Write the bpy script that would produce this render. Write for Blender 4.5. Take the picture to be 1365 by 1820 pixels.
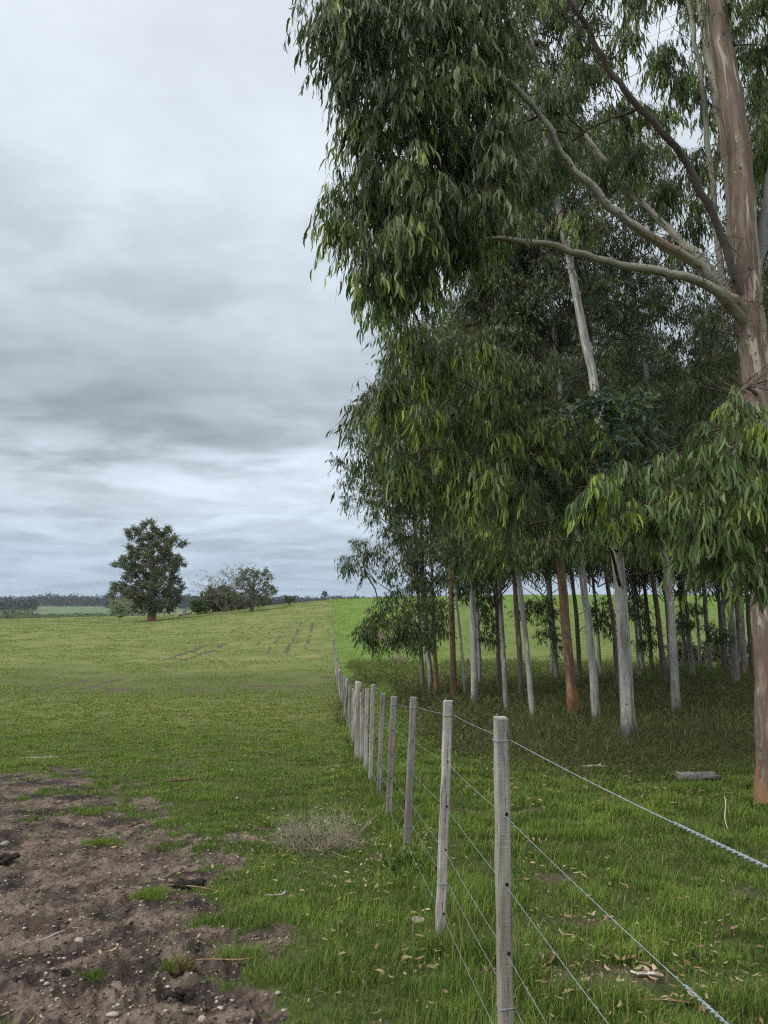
import bpy, math, mathutils
import numpy as np
from math import radians as R

S = bpy.context.scene
COL = S.collection
for o in list(bpy.data.objects):
    bpy.data.objects.remove(o, do_unlink=True)

# ------------------------------------------------------------------ camera
EYE = 1.65
PITCH = 6.8
FPX = 1262.0                      # focal length in pixels of the 1365 x 1820 picture
cam_d = bpy.data.cameras.new('camera')
cam = bpy.data.objects.new('camera', cam_d)
COL.objects.link(cam)
cam.location = (0, 0, EYE)
cam.rotation_euler = (R(90 + PITCH), 0, 0)
cam_d.sensor_fit = 'VERTICAL'
cam_d.sensor_height = 36.0
cam_d.sensor_width = 27.0
cam_d.lens = 36.0 * FPX / 1820.0
cam_d.clip_start = 0.05
cam_d.clip_end = 20000
S.camera = cam

# ------------------------------------------------------------------ view and light
S.view_settings.view_transform = 'Standard'
S.view_settings.look = 'None'
S.view_settings.exposure = 0.75
S.view_settings.gamma = 1.0
S.cycles.use_denoising = False
S.cycles.max_bounces = 6
S.cycles.diffuse_bounces = 3
S.cycles.pixel_filter_type = 'BLACKMAN_HARRIS'
S.cycles.filter_width = 1.2
S.cycles.sample_clamp_indirect = 4.0
SUN_EL, SUN_AZ = 44.0, -118.0       # azimuth measured from +Y towards +X
sun_d = bpy.data.lights.new('sun', 'SUN')
sun_d.energy = 1.5
sun_d.angle = R(30)
sun_d.color = (1.0, 0.97, 0.92)
sun = bpy.data.objects.new('sun', sun_d)
COL.objects.link(sun)
sun.rotation_euler = (R(90 - SUN_EL), 0, R(180 - SUN_AZ))


class NT:
    """small helper to write node trees"""
    def __init__(s, tree):
        s.t = tree
        s.t.nodes.clear()

    def n(s, typ, props=None, **ins):
        nd = s.t.nodes.new(typ)
        for k, v in (props or {}).items():
            setattr(nd, k, v)
        for k, v in ins.items():
            key = int(k[1:]) if k[0] == 'i' and k[1:].isdigit() else k.replace('_', ' ')
            s.set(nd.inputs[key], v)
        return nd

    def set(s, sock, v):
        if isinstance(v, bpy.types.NodeSocket):
            s.t.links.new(v, sock)
        elif v is not None:
            if sock.type == 'RGBA' and isinstance(v, (tuple, list)) and len(v) == 3:
                v = (*v, 1.0)
            sock.default_value = v

    def math(s, op, a, b=None, c=None, clamp=False):
        nd = s.n('ShaderNodeMath', dict(operation=op, use_clamp=clamp))
        for i, v in enumerate((a, b, c)):
            if v is not None:
                s.set(nd.inputs[i], v)
        return nd.outputs[0]

    def vmath(s, op, a, b=None):
        nd = s.n('ShaderNodeVectorMath', dict(operation=op))
        s.set(nd.inputs[0], a)
        if b is not None:
            s.set(nd.inputs[1], b)
        return nd.outputs[0]

    def scale(s, v, k):
        nd = s.n('ShaderNodeVectorMath', dict(operation='SCALE'))
        s.set(nd.inputs[0], v)
        s.set(nd.inputs['Scale'], k)
        return nd.outputs[0]

    def mix(s, f, a, b, blend='MIX'):
        nd = s.n('ShaderNodeMix', dict(data_type='RGBA', blend_type=blend, clamp_factor=True))
        s.set(nd.inputs[0], f)
        s.set(nd.inputs[6], a)
        s.set(nd.inputs[7], b)
        return nd.outputs[2]

    def noise(s, vec, sc, det=4.0, rough=0.55, dist=0.0):
        nd = s.n('ShaderNodeTexNoise', None, Vector=vec, Scale=sc, Detail=det, Roughness=rough, Distortion=dist)
        return nd.outputs[0]

    def step(s, v, lo, hi, a=0.0, b=1.0):
        nd = s.n('ShaderNodeMapRange', dict(interpolation_type='SMOOTHSTEP'))
        for i, x in enumerate((v, lo, hi, a, b)):
            s.set(nd.inputs[i], x)
        return nd.outputs[0]

    def ramp(s, f, stops, interp='LINEAR'):
        nd = s.n('ShaderNodeValToRGB')
        cr = nd.color_ramp
        cr.interpolation = interp
        while len(cr.elements) < len(stops):
            cr.elements.new(0.5)
        for e, (p, c) in zip(cr.elements, stops):
            e.position = p
            e.color = (*c, 1.0)
        s.set(nd.inputs[0], f)
        return nd.outputs[0]

    def sep(s, v):
        nd = s.n('ShaderNodeSeparateXYZ', None, Vector=v)
        return nd.outputs

    def comb(s, x, y, z):
        nd = s.n('ShaderNodeCombineXYZ')
        for i, v in enumerate((x, y, z)):
            s.set(nd.inputs[i], v)
        return nd.outputs[0]


def srgb(r, g, b):
    f = lambda c: (c / 255 / 12.92) if c / 255 <= 0.04045 else ((c / 255 + 0.055) / 1.055) ** 2.4
    return (f(r), f(g), f(b))


# ------------------------------------------------------------------ sky: overcast, layered grey cloud over a Nishita sky
world = bpy.data.worlds.new('World')
S.world = world
world.use_nodes = True
W = NT(world.node_tree)
tc = W.n('ShaderNodeTexCoord').outputs['Generated']
sky = W.n('ShaderNodeTexSky', dict(sky_type='NISHITA', sun_disc=False, sun_elevation=R(SUN_EL), sun_rotation=R(SUN_AZ)))
dx, dy, dz = W.sep(tc)
dzc = W.math('MAXIMUM', dz, 0.0)
den = W.math('ADD', dzc, 0.13)
px_ = W.math('DIVIDE', dx, den)
py_ = W.math('DIVIDE', dy, den)
plane = W.comb(px_, py_, 0.0)
big = W.noise(W.vmath('ADD', plane, (3.7, 1.15, 0.0)), 0.75, 3.5, 0.5, 0.4)
mid = W.noise(W.vmath('ADD', W.vmath('MULTIPLY', plane, (1.0, 1.25, 1.0)), (9.1, 4.3, 2.0)), 1.9, 5.0, 0.52, 0.3)
fine = W.noise(W.vmath('ADD', plane, (1.7, 7.7, 5.0)), 6.0, 5.0, 0.58, 0.2)
el = W.math('DIVIDE', W.math('ARCSINE', dzc), math.pi / 2)       # 0 horizon .. 1 zenith
base = W.ramp(el, [(0.0, srgb(158, 173, 193)), (0.035, srgb(170, 182, 198)), (0.085, srgb(190, 198, 210)), (0.17, srgb(188, 196, 208)),
                   (0.24, srgb(186, 195, 206)), (0.32, srgb(198, 204, 213)), (0.42, srgb(203, 208, 218)), (0.50, srgb(205, 209, 219)),
                   (0.62, (1.0, 1.0, 1.04)), (0.8, (1.45, 1.45, 1.47)), (1.0, (1.6, 1.6, 1.62))])
# cloud thickness: soft dark bellies and paler gaps
t1 = W.step(big, 0.36, 0.66)
t2 = W.step(mid, 0.38, 0.63)
t3 = W.step(fine, 0.3, 0.72)
thick = W.math('ADD', W.math('ADD', W.math('MULTIPLY', t1, 0.42), W.math('MULTIPLY', t2, 0.42)), W.math('MULTIPLY', t3, 0.16))
amp = W.ramp(el, [(0.0, (0.24,) * 3), (0.05, (0.42,) * 3), (0.22, (0.48,) * 3), (0.36, (0.30,) * 3), (0.5, (0.16,) * 3), (1.0, (0.2,) * 3)])
# one broad darker bank low in front, to the left
bank = W.vmath('SUBTRACT', tc, (-0.40, 0.87, 0.262))
bx, by, bz = W.sep(bank)
bd = W.math('ADD', W.math('POWER', W.math('DIVIDE', W.math('ABSOLUTE', bx), 0.36), 2.0), W.math('POWER', W.math('DIVIDE', W.math('ABSOLUTE', W.math('ADD', bz, W.math('MULTIPLY', W.math('SUBTRACT', mid, 0.5), 0.16))), 0.082), 2.0))
bankf = W.math('MULTIPLY', W.step(bd, 1.8, 0.0), 0.36)
k = W.math('ADD', W.math('MULTIPLY', W.math('SUBTRACT', 0.5, thick), W.math('MULTIPLY', amp, 1.2)), 1.0)
k = W.math('MULTIPLY', k, W.math('SUBTRACT', 1.0, bankf))
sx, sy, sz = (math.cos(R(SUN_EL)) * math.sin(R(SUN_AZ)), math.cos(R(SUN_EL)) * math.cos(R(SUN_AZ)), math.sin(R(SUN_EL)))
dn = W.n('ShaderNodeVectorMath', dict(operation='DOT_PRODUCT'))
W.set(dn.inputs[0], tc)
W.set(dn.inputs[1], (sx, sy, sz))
glow = W.math('MULTIPLY', W.math('POWER', W.math('MAXIMUM', dn.outputs['Value'], 0.0), 3.0), 0.9)      # sky lobe round the hidden sun, added out of view to brighten foliage
base = W.vmath('MULTIPLY', base, (0.965, 1.0, 0.985))
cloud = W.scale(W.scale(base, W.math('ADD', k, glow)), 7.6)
skyc = W.mix(0.96, sky.outputs[0], cloud)
# overcast sky: brighter overhead, dimmer below the horizon
bg = W.n('ShaderNodeBackground', None, Color=skyc, Strength=0.1)
W.n('ShaderNodeOutputWorld', None, Surface=bg.outputs[0])
world.node_tree.nodes.active = bg

# ------------------------------------------------------------------ pixel <-> world helpers
CP, SP = math.cos(R(PITCH)), math.sin(R(PITCH))


def pix(px, py, Y):
    """world point seen at pixel (px, py) of the 1365 x 1820 frame, at forward distance Y"""
    cx = (np.asarray(px, float) - 682.5) / FPX
    cy = (910.0 - np.asarray(py, float)) / FPX
    fy = CP - cy * SP
    t = Y / fy
    return np.stack([cx * t, np.broadcast_to(Y, cx.shape) * 1.0, EYE + (SP + cy * CP) * t], -1)


# ------------------------------------------------------------------ numpy noise
def _hash(ix, iy, seed):
    h = (ix.astype(np.int64) * 374761393 + iy.astype(np.int64) * 668265263 + seed * 974634777) & 0xFFFFFFFF
    h = ((h ^ (h >> 13)) * 1274126177) & 0xFFFFFFFF
    return ((h ^ (h >> 16)) & 0xFFFF) / 65535.0


def vnoise(x, y, seed=0):
    ix, iy = np.floor(x), np.floor(y)
    fx, fy = x - ix, y - iy
    fx = fx * fx * (3 - 2 * fx)
    fy = fy * fy * (3 - 2 * fy)
    a, b = _hash(ix, iy, seed), _hash(ix + 1, iy, seed)
    c, d = _hash(ix, iy + 1, seed), _hash(ix + 1, iy + 1, seed)
    return (a * (1 - fx) + b * fx) * (1 - fy) + (c * (1 - fx) + d * fx) * fy


def fbm(x, y, seed=0, oct=4):
    s, a, n = 0.0, 0.5, 0.0
    for i in range(oct):
        s = s + a * vnoise(x * 2 ** i, y * 2 ** i, seed + i)
        n += a
        a *= 0.5
    return s / n


def sstep(a, b, x):
    t = np.clip((x - a) / (b - a), 0, 1)
    return t * t * (3 - 2 * t)


# ------------------------------------------------------------------ terrain
FC, FS = 0.669, -0.0800            # the fence runs along x = FC + FS * y


def fence_x(Y):
    return FC + FS * Y


_Yn = [-30, -5, 0, 2.8, 4.3, 6.1, 7.8, 10.85, 15.2, 20, 25, 30, 40, 51, 65, 80, 100]
_Zn = [-1.0, -1.45, -1.62, -1.86, -2.0, -2.17, -2.34, -2.72, -3.28, -3.75, -4.13, -4.45, -4.92, -5.2, -5.3, -5.05, -4.45]
_Un = [-0.9, -0.54, -0.38, -0.327, -0.263, -0.187, -0.13, -0.077, 0.014, 0.17, 0.54, 0.9]
_Cn = [-6.4, -5.75, -5.2, -4.85, -3.9, -2.75, -1.65, -0.75, 0.0, 0.5, 0.65, 0.7]      # height of the crest, 170 m out
_Bl = [-16, -13, -12, -12, -11, -9, -8, -8, -8, -8, -8, -8]


def _zrel(X, Y):
    Yc = np.clip(Y, -30, 100)
    near = np.interp(Yc, _Yn, _Zn)
    u = np.clip(X / np.maximum(Y, 8.0), -0.9, 0.9)
    crest = np.interp(u, _Un, _Cn)
    base = np.interp(np.clip(Y, 50, 100), _Yn, _Zn)
    low = np.where(u < -0.1, -5.3, -4.6)
    t = np.clip((Y - 58) / (170 - 58), 0, 1)
    t = t * t * (3 - 2 * t) * 0.45 + t * 0.55
    a = np.interp(np.minimum(Y, 58), _Yn, _Zn)
    hill = a * (1 - t) + crest * t
    bl = np.interp(u, _Un, _Bl)
    tb = sstep(172, 360, Y)
    hill = np.where(Y > 170, crest * (1 - tb) + bl * tb, hill)
    L = np.log(np.maximum(Y, 360))
    far = np.interp(L, np.log([360, 600, 900, 1500, 2500, 9000]), [0, 1, 1, 1, 1, 1])
    fz = np.interp(L, np.log([360, 600, 900, 1500, 2500, 9000]), [-14, -19, -21, -20, -15, -14])
    hill = np.where(Y > 360, bl * (1 - far) + fz * far, hill)
    return np.where(Y > 58, hill, near)


def terrain(X, Y):
    X = np.asarray(X, float)
    Y = np.asarray(Y, float)
    z = 0
    for k, w in ((0.93, 0.25), (1.0, 0.5), (1.07, 0.25)):
        z = z + w * _zrel(X * k, Y * k)
    r = np.hypot(X, Y)
    fade = 1 / (1 + (r / 45.0) ** 2)
    z = z + (fbm(X * 0.35, Y * 0.35, 3, 3) - 0.5) * 0.16 * (0.3 + 0.7 * fade)
    z = z + (fbm(X * 1.9, Y * 1.9, 7, 3) - 0.5) * 0.075 * fade
    z = z + (fbm(X * 0.03, Y * 0.03, 11, 2) - 0.5) * 0.5 * sstep(25, 60, r) * (r < 400)
    return EYE + z


def hit(px, py):
    """ground point under a pixel"""
    Y = np.exp(np.linspace(np.log(1.5), np.log(600), 3000))
    P = pix(np.full_like(Y, px), np.full_like(Y, py), Y)
    g = terrain(P[:, 0], P[:, 1])
    below = np.nonzero(P[:, 2] <= g)[0]
    i = below[0] if len(below) else len(Y) - 1
    return np.array([P[i, 0], P[i, 1], g[i]])


# ------------------------------------------------------------------ mesh helpers
def mesh_np(name, V, quads=None, tris=None, mats=(), mat_q=None, mat_t=None, attrs=None, smooth=True):
    me = bpy.data.meshes.new(name)
    V = np.asarray(V, np.float32).reshape(-1, 3)
    quads = np.zeros((0, 4), np.int32) if quads is None else np.asarray(quads, np.int32).reshape(-1, 4)
    tris = np.zeros((0, 3), np.int32) if tris is None else np.asarray(tris, np.int32).reshape(-1, 3)
    nq, nt = len(quads), len(tris)
    me.vertices.add(len(V))
    me.vertices.foreach_set('co', V.ravel())
    me.loops.add(nq * 4 + nt * 3)
    me.loops.foreach_set('vertex_index', np.concatenate([quads.ravel(), tris.ravel()]).astype(np.int32))
    me.polygons.add(nq + nt)
    st = np.concatenate([np.arange(nq) * 4, nq * 4 + np.arange(nt) * 3]).astype(np.int32)
    me.polygons.foreach_set('loop_start', st)
    for m in mats:
        me.materials.append(m)
    if mat_q is not None or mat_t is not None:
        mq = np.zeros(nq, np.int32) if mat_q is None else np.asarray(mat_q, np.int32)
        mt = np.zeros(nt, np.int32) if mat_t is None else np.asarray(mat_t, np.int32)
        me.polygons.foreach_set('material_index', np.concatenate([mq, mt]))
    me.polygons.foreach_set('use_smooth', np.full(nq + nt, smooth))
    for k, a in (attrs or {}).items():
        at = me.attributes.new(k, 'FLOAT_COLOR', 'POINT')
        a = np.asarray(a, np.float32)
        if a.shape[1] == 3:
            a = np.concatenate([a, np.ones((len(a), 1), np.float32)], 1)
        at.data.foreach_set('color', a.ravel())
    me.update(calc_edges=True)
    me.validate()
    return me


def link(name, me, parent=None, loc=(0, 0, 0)):
    o = bpy.data.objects.new(name, me)
    COL.objects.link(o)
    o.parent = parent
    o.location = loc
    return o


def tag(o, label=None, cat=None, group=None, kind=None):
    if label:
        o['label'] = label
    if cat:
        o['category'] = cat
    if group:
        o['group'] = group
    if kind:
        o['kind'] = kind
    return o


def thing(name, label, cat, loc=(0, 0, 0), group=None):
    return tag(link(name, None, None, tuple(loc)), label, cat, group)


def unit(v):
    v = np.asarray(v, float)
    return v / np.maximum(np.linalg.norm(v, axis=-1, keepdims=True), 1e-9)


class MB:
    """collects geometry of one mesh"""
    def __init__(s):
        s.V, s.Q, s.T, s.mq, s.mt, s.A = [], [], [], [], [], []
        s.n = 0

    def add(s, V, Q=None, T=None, m=0, tone=None):
        V = np.asarray(V, float).reshape(-1, 3)
        s.V.append(V)
        if tone is None:
            tone = np.tile([0.5, 0.0, 0.0, 1.0], (len(V), 1))
        tone = np.asarray(tone, float)
        if tone.shape[-1] == 3:
            tone = np.concatenate([tone, np.ones((*tone.shape[:-1], 1))], -1)
        s.A.append(np.broadcast_to(tone, (len(V), 4)))
        if Q is not None and len(Q):
            s.Q.append(np.asarray(Q) + s.n)
            s.mq.append(np.full(len(Q), m))
        if T is not None and len(T):
            s.T.append(np.asarray(T) + s.n)
            s.mt.append(np.full(len(T), m))
        s.n += len(V)
        return s

    def tube(s, P, rad, sides=8, m=0, cap=True, tone=None, jit=0.0, rng=None, flat=1.0):
        P = np.asarray(P, float)
        n = len(P)
        rad = np.broadcast_to(np.asarray(rad, float), (n,))
        Tn = unit(np.gradient(P, axis=0))
        ref = np.array([0.0, 0.0, 1.0]) if abs(Tn[:, 2]).mean() < 0.8 else np.array([1.0, 0.0, 0.0])
        A = unit(np.cross(Tn, ref))
        B = np.cross(Tn, A)
        th = np.linspace(0, 2 * np.pi, sides, endpoint=False)
        rr = rad[:, None] * np.ones((1, sides))
        if jit and rng is not None:
            rr = rr * (1 + jit * rng.standard_normal((n, sides)))
        V = P[:, None] + rr[..., None] * (np.cos(th)[None, :, None] * A[:, None] + flat * np.sin(th)[None, :, None] * B[:, None])
        i = np.arange(n - 1)[:, None] * sides
        j = np.arange(sides)[None]
        j2 = (j + 1) % sides
        Q = np.stack([i + j, i + j2, i + sides + j2, i + sides + j], -1).reshape(-1, 4)
        V = V.reshape(-1, 3)
        T = None
        if tone is None:
            # bark coordinates: round the limb, height slot, length along it
            ln = np.concatenate([[0], np.cumsum(np.linalg.norm(np.diff(P, axis=0), axis=1))])
            rm = rad.mean()
            tone = np.stack([np.broadcast_to(np.cos(th)[None] * rm, (n, sides)), np.broadcast_to(np.sin(th)[None] * rm, (n, sides)),
                             np.full((n, sides), 0.5), np.broadcast_to(ln[:, None], (n, sides))], -1).reshape(-1, 4)
            if cap:
                tone = np.concatenate([tone, [[0, 0, 0.5, 0], [0, 0, 0.5, ln[-1]]]])
        if cap:
            V = np.concatenate([V, P[:1], P[-1:]])
            a, b = n * sides, n * sides + 1
            jj = np.arange(sides)
            jn = (jj + 1) % sides
            T = np.concatenate([np.stack([jn, jj, np.full(sides, a)], -1),
                                np.stack([(n - 1) * sides + jj, (n - 1) * sides + jn, np.full(sides, b)], -1)])
        s.add(V, Q, T, m, tone)
        return s

    def build(s, name, mats, parent=None, loc=(0, 0, 0), smooth=True, mesh_only=False):
        V = np.concatenate(s.V)
        Q = np.concatenate(s.Q) if s.Q else None
        T = np.concatenate(s.T) if s.T else None
        mq = np.concatenate(s.mq) if s.mq else None
        mt = np.concatenate(s.mt) if s.mt else None
        mats = mats if isinstance(mats, (list, tuple)) else [mats]
        me = mesh_np(name, V, Q, T, mats, mq, mt, {'tone': np.concatenate(s.A)}, smooth)
        return me if mesh_only else link(name, me, parent, loc)


def spline(P, n):
    """smooth resample of a polyline (Catmull-Rom)"""
    P = np.asarray(P, float)
    if len(P) == 2:
        t = np.linspace(0, 1, n)[:, None]
        return P[0] * (1 - t) + P[1] * t
    Q = np.concatenate([[2 * P[0] - P[1]], P, [2 * P[-1] - P[-2]]])
    t = np.linspace(0, len(P) - 1 - 1e-6, n)
    i = t.astype(int)
    f = (t - i)[:, None]
    a, b, c, d = Q[i], Q[i + 1], Q[i + 2], Q[i + 3]
    return 0.5 * (2 * b + (c - a) * f + (2 * a - 5 * b + 4 * c - d) * f ** 2 + (3 * b - a - 3 * c + d) * f ** 3)


# ------------------------------------------------------------------ materials
def new_mat(name):
    m = bpy.data.materials.new(name)
    m.use_nodes = True
    return m, NT(m.node_tree)


def finish(n, col, rough=0.8, spec=0.3, bump=None, bstr=0.4, bdist=0.02, metal=0.0):
    b = n.n('ShaderNodeBsdfPrincipled', None, Base_Color=col, Roughness=rough, Metallic=metal)
    b.inputs['Specular IOR Level'].default_value = spec
    if bump is not None:
        bn = n.n('ShaderNodeBump', None, Height=bump, Strength=bstr, Distance=bdist)
        n.t.links.new(bn.outputs[0], b.inputs['Normal'])
    n.n('ShaderNodeOutputMaterial', None, Surface=b.outputs[0])
    return b


def leaf_material(name, dark, mid_, light, young, rough=0.48, spec=0.4, trans=0.3):
    m, n = new_mat(name)
    at = n.n('ShaderNodeAttribute', dict(attribute_name='tone')).outputs['Color']
    r, g, b = n.sep(at)
    c = n.ramp(r, [(0.0, dark), (0.5, mid_), (1.0, light)])
    c = n.mix(g, c, young)
    c = n.mix(b, c, (0.22, 0.16, 0.075))
    p = n.n('ShaderNodeBsdfPrincipled', None, Base_Color=c, Roughness=rough)
    p.inputs['Specular IOR Level'].default_value = spec
    tcol = n.mix(0.5, c, (0.12, 0.2, 0.02))
    t = n.n('ShaderNodeBsdfTranslucent', None, Color=tcol)
    mx = n.n('ShaderNodeMixShader', None, i0=trans, i1=p.outputs[0], i2=t.outputs[0])
    n.n('ShaderNodeOutputMaterial', None, Surface=mx.outputs[0])
    return m


def bark_material(name, smooth_a, smooth_b, patch, strip, base_brown, patch_lo=0.52, strip_amt=0.5, base_h=1.6):
    """smooth eucalypt bark: long vertical patches, dark shed strips near the foot, branch scars"""
    m, n = new_mat(name)
    an = n.n('ShaderNodeAttribute', dict(attribute_name='tone'))
    ac = n.sep(an.outputs['Color'])
    rnd = n.n('ShaderNodeObjectInfo').outputs['Random']
    off = n.math('MULTIPLY', rnd, 37.0)
    v = n.vmath('ADD', n.comb(ac[0], ac[1], an.outputs['Alpha']), n.comb(off, off, off))
    st = n.vmath('MULTIPLY', v, (1.0, 1.0, 0.16))
    st2 = n.vmath('MULTIPLY', v, (1.0, 1.0, 0.05))
    hh = ac[2]                                     # height above the foot / 10 m
    c = n.mix(n.step(n.noise(st, 8.0, 4, 0.6), 0.38, 0.62), smooth_a, smooth_b)
    c = n.mix(n.math('MULTIPLY', n.noise(v, 26, 3, 0.6), 0.25), c, (0.16, 0.14, 0.12))
    pt = n.step(n.noise(n.vmath('MULTIPLY', v, (1.0, 1.0, 0.13)), 10.0, 6, 0.62, 0.9), patch_lo, patch_lo + 0.035)
    c = n.mix(pt, c, patch)
    low = n.math('SUBTRACT', 1.0, n.math('DIVIDE', hh, base_h / 10.0), clamp=True)
    sn = n.math('ADD', n.noise(n.vmath('MULTIPLY', v, (1, 1, 0.1)), 9.0, 4, 0.6), n.math('MULTIPLY', low, 0.18))
    s1 = n.math('MULTIPLY', n.step(sn, 0.56, 0.62), strip_amt)
    c = n.mix(s1, c, strip)
    bs = n.step(n.math('ADD', low, n.math('MULTIPLY', n.math('SUBTRACT', n.noise(st, 7.0, 4, 0.6), 0.5), 1.6)), 0.62, 0.8)
    c = n.mix(n.math('MULTIPLY', bs, 0.85), c, base_brown)
    fib = n.noise(st2, 85, 4, 0.75)
    c = n.mix(n.math('MULTIPLY', n.step(fib, 0.5, 0.72), 0.5), c, (0.1, 0.075, 0.055))
    vor = n.n('ShaderNodeTexVoronoi', dict(feature='F1'), Vector=n.vmath('MULTIPLY', v, (1.0, 1.0, 0.8)), Scale=4.6)
    scar = n.step(vor.outputs['Distance'], 0.10, 0.06)
    c = n.mix(n.math('MULTIPLY', scar, 0.9), c, (0.035, 0.025, 0.02))
    bump = n.math('ADD', n.math('MULTIPLY', fib, 0.5), n.math('ADD', n.math('MULTIPLY', pt, -0.35), n.math('MULTIPLY', scar, -1.0)))
    finish(n, c, 0.75, 0.25, bump, 0.5, 0.012)
    return m


M = {}
M['leaf'] = leaf_material('eucalyptus_leaf', (0.0269, 0.0463, 0.0132), (0.0752, 0.1186, 0.0304), (0.1523, 0.2130, 0.0581), (0.2866, 0.3889, 0.0462), trans=0.28)
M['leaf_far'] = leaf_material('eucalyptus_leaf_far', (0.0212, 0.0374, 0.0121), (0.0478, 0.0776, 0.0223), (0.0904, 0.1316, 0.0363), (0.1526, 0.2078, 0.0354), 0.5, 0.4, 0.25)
M['leaf_blue'] = leaf_material('juvenile_leaf', (0.0270, 0.0594, 0.0378), (0.0540, 0.1026, 0.0648), (0.0972, 0.1512, 0.0972), (0.1512, 0.2592, 0.0540), 0.45, 0.45, 0.25)
M['leaf_olive'] = leaf_material('olive_leaf', (0.05, 0.065, 0.022), (0.095, 0.118, 0.04), (0.15, 0.175, 0.065), (0.12, 0.15, 0.05), 0.6, 0.3, 0.2)
M['leaf_tree'] = leaf_material('old_eucalyptus_leaf', (0.045, 0.058, 0.026), (0.10, 0.12, 0.055), (0.165, 0.19, 0.09), (0.20, 0.22, 0.10), 0.6, 0.3, 0.2)
M['leaf_light'] = leaf_material('light_willow_leaf', (0.12, 0.16, 0.05), (0.18, 0.23, 0.08), (0.25, 0.30, 0.11), (0.3, 0.34, 0.12), 0.6, 0.3, 0.2)
M['leaf_distant'] = leaf_material('distant_forest_leaf', (0.014, 0.022, 0.016), (0.022, 0.034, 0.022), (0.035, 0.048, 0.03), (0.07, 0.09, 0.04), 0.8, 0.1, 0.0)
M['brush_leaf'] = leaf_material('undergrowth_leaf', (0.0313, 0.0386, 0.0129), (0.0598, 0.0718, 0.0239), (0.1058, 0.1178, 0.0423), (0.1196, 0.1656, 0.0414), 0.75, 0.15, 0.15)
M['weed_leaf'] = leaf_material('weed_leaf', (0.03, 0.06, 0.012), (0.06, 0.11, 0.02), (0.1, 0.17, 0.035), (0.15, 0.24, 0.05), 0.6, 0.25, 0.2)
M['grass'] = leaf_material('grass_blade', (0.0429, 0.0775, 0.0120), (0.0822, 0.1400, 0.0201), (0.1518, 0.2303, 0.0350), (0.2144, 0.3133, 0.0404), 0.65, 0.2, 0.25)
M['litter'] = leaf_material('dry_leaf', (0.10, 0.06, 0.03), (0.22, 0.15, 0.085), (0.38, 0.29, 0.19), (0.2, 0.2, 0.08), 0.8, 0.15, 0.0)
M['bark_pale'] = bark_material('pale_smooth_bark', (0.37, 0.365, 0.335), (0.25, 0.245, 0.23), (0.54, 0.50, 0.36), (0.13, 0.10, 0.08), (0.17, 0.12, 0.085), 0.58, 0.65, 1.5)
M['bark_limb'] = bark_material('olive_cream_limb_bark', (0.37, 0.355, 0.265), (0.27, 0.26, 0.20), (0.24, 0.145, 0.085), (0.13, 0.085, 0.055), (0.2, 0.13, 0.08), 0.57, 0.6, 0.5)
M['bark_grey'] = bark_material('grey_smooth_bark', (0.24, 0.24, 0.225), (0.155, 0.15, 0.14), (0.40, 0.36, 0.27), (0.12, 0.09, 0.07), (0.17, 0.11, 0.075), 0.60, 0.6, 1.3)
M['bark_orange'] = bark_material('orange_brown_bark', (0.26, 0.14, 0.075), (0.16, 0.095, 0.06), (0.36, 0.22, 0.12), (0.10, 0.065, 0.045), (0.34, 0.14, 0.055), 0.56, 0.6, 3.0)
M['bark_brown'] = bark_material('dark_brown_bark', (0.13, 0.10, 0.078), (0.09, 0.068, 0.055), (0.24, 0.18, 0.12), (0.06, 0.045, 0.035), (0.12, 0.07, 0.045), 0.60, 0.6, 1.5)
M['bark_mixed'] = bark_material('peeling_salmon_bark', (0.30, 0.22, 0.165), (0.165, 0.105, 0.076), (0.45, 0.41, 0.31), (0.085, 0.06, 0.045), (0.26, 0.125, 0.06), 0.585, 0.7, 2.2)


def simple_noise_mat(name, a, b, scale=8.0, rough=0.85, spec=0.2, stretch=(1, 1, 1), bstr=0.4, bdist=0.01, det=5):
    m, n = new_mat(name)
    oc = n.n('ShaderNodeTexCoord').outputs['Object']
    rnd = n.math('MULTIPLY', n.n('ShaderNodeObjectInfo').outputs['Random'], 19.0)
    v = n.vmath('MULTIPLY', n.vmath('ADD', oc, n.comb(rnd, rnd, rnd)), stretch)
    f = n.noise(v, scale, det, 0.65)
    finish(n, n.mix(n.step(f, 0.32, 0.68), a, b), rough, spec, f, bstr, bdist)
    return m


M['twig'] = simple_noise_mat('twig', (0.11, 0.07, 0.045), (0.06, 0.042, 0.03), 20)
M['dry_twig'] = simple_noise_mat('dry_grey_twig', (0.36, 0.31, 0.23), (0.17, 0.135, 0.10), 20)
M['grey_branch'] = simple_noise_mat('grey_branch', (0.17, 0.14, 0.115), (0.09, 0.075, 0.06), 8)
M['dead_wood'] = simple_noise_mat('dead_wood', (0.24, 0.22, 0.20), (0.07, 0.06, 0.055), 14, stretch=(1, 1, 1), bstr=0.9, bdist=0.03)
M['dry_bark'] = simple_noise_mat('shed_bark', (0.30, 0.18, 0.10), (0.15, 0.09, 0.055), 18, bstr=0.6)
M['pale_stick'] = simple_noise_mat('pale_stick', (0.5, 0.47, 0.42), (0.33, 0.3, 0.26), 18, bstr=0.5)
M['stone'] = simple_noise_mat('pebble_stone', (0.36, 0.305, 0.24), (0.20, 0.165, 0.13), 30, 0.75, 0.3, bstr=0.3, bdist=0.004)
M['dung'] = simple_noise_mat('dark_dung', (0.035, 0.026, 0.02), (0.014, 0.011, 0.009), 34, 0.9, 0.15, bstr=1.0, bdist=0.02)
M['metal'] = simple_noise_mat('galvanised_wire', (0.25, 0.28, 0.32), (0.14, 0.16, 0.18), 60, 0.45, 0.5, bstr=0.1, bdist=0.001)
M['hole'] = simple_noise_mat('hole_shade', (0.008, 0.007, 0.006), (0.012, 0.01, 0.009), 30)  # near-black colour painted for the shade inside a bore


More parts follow.
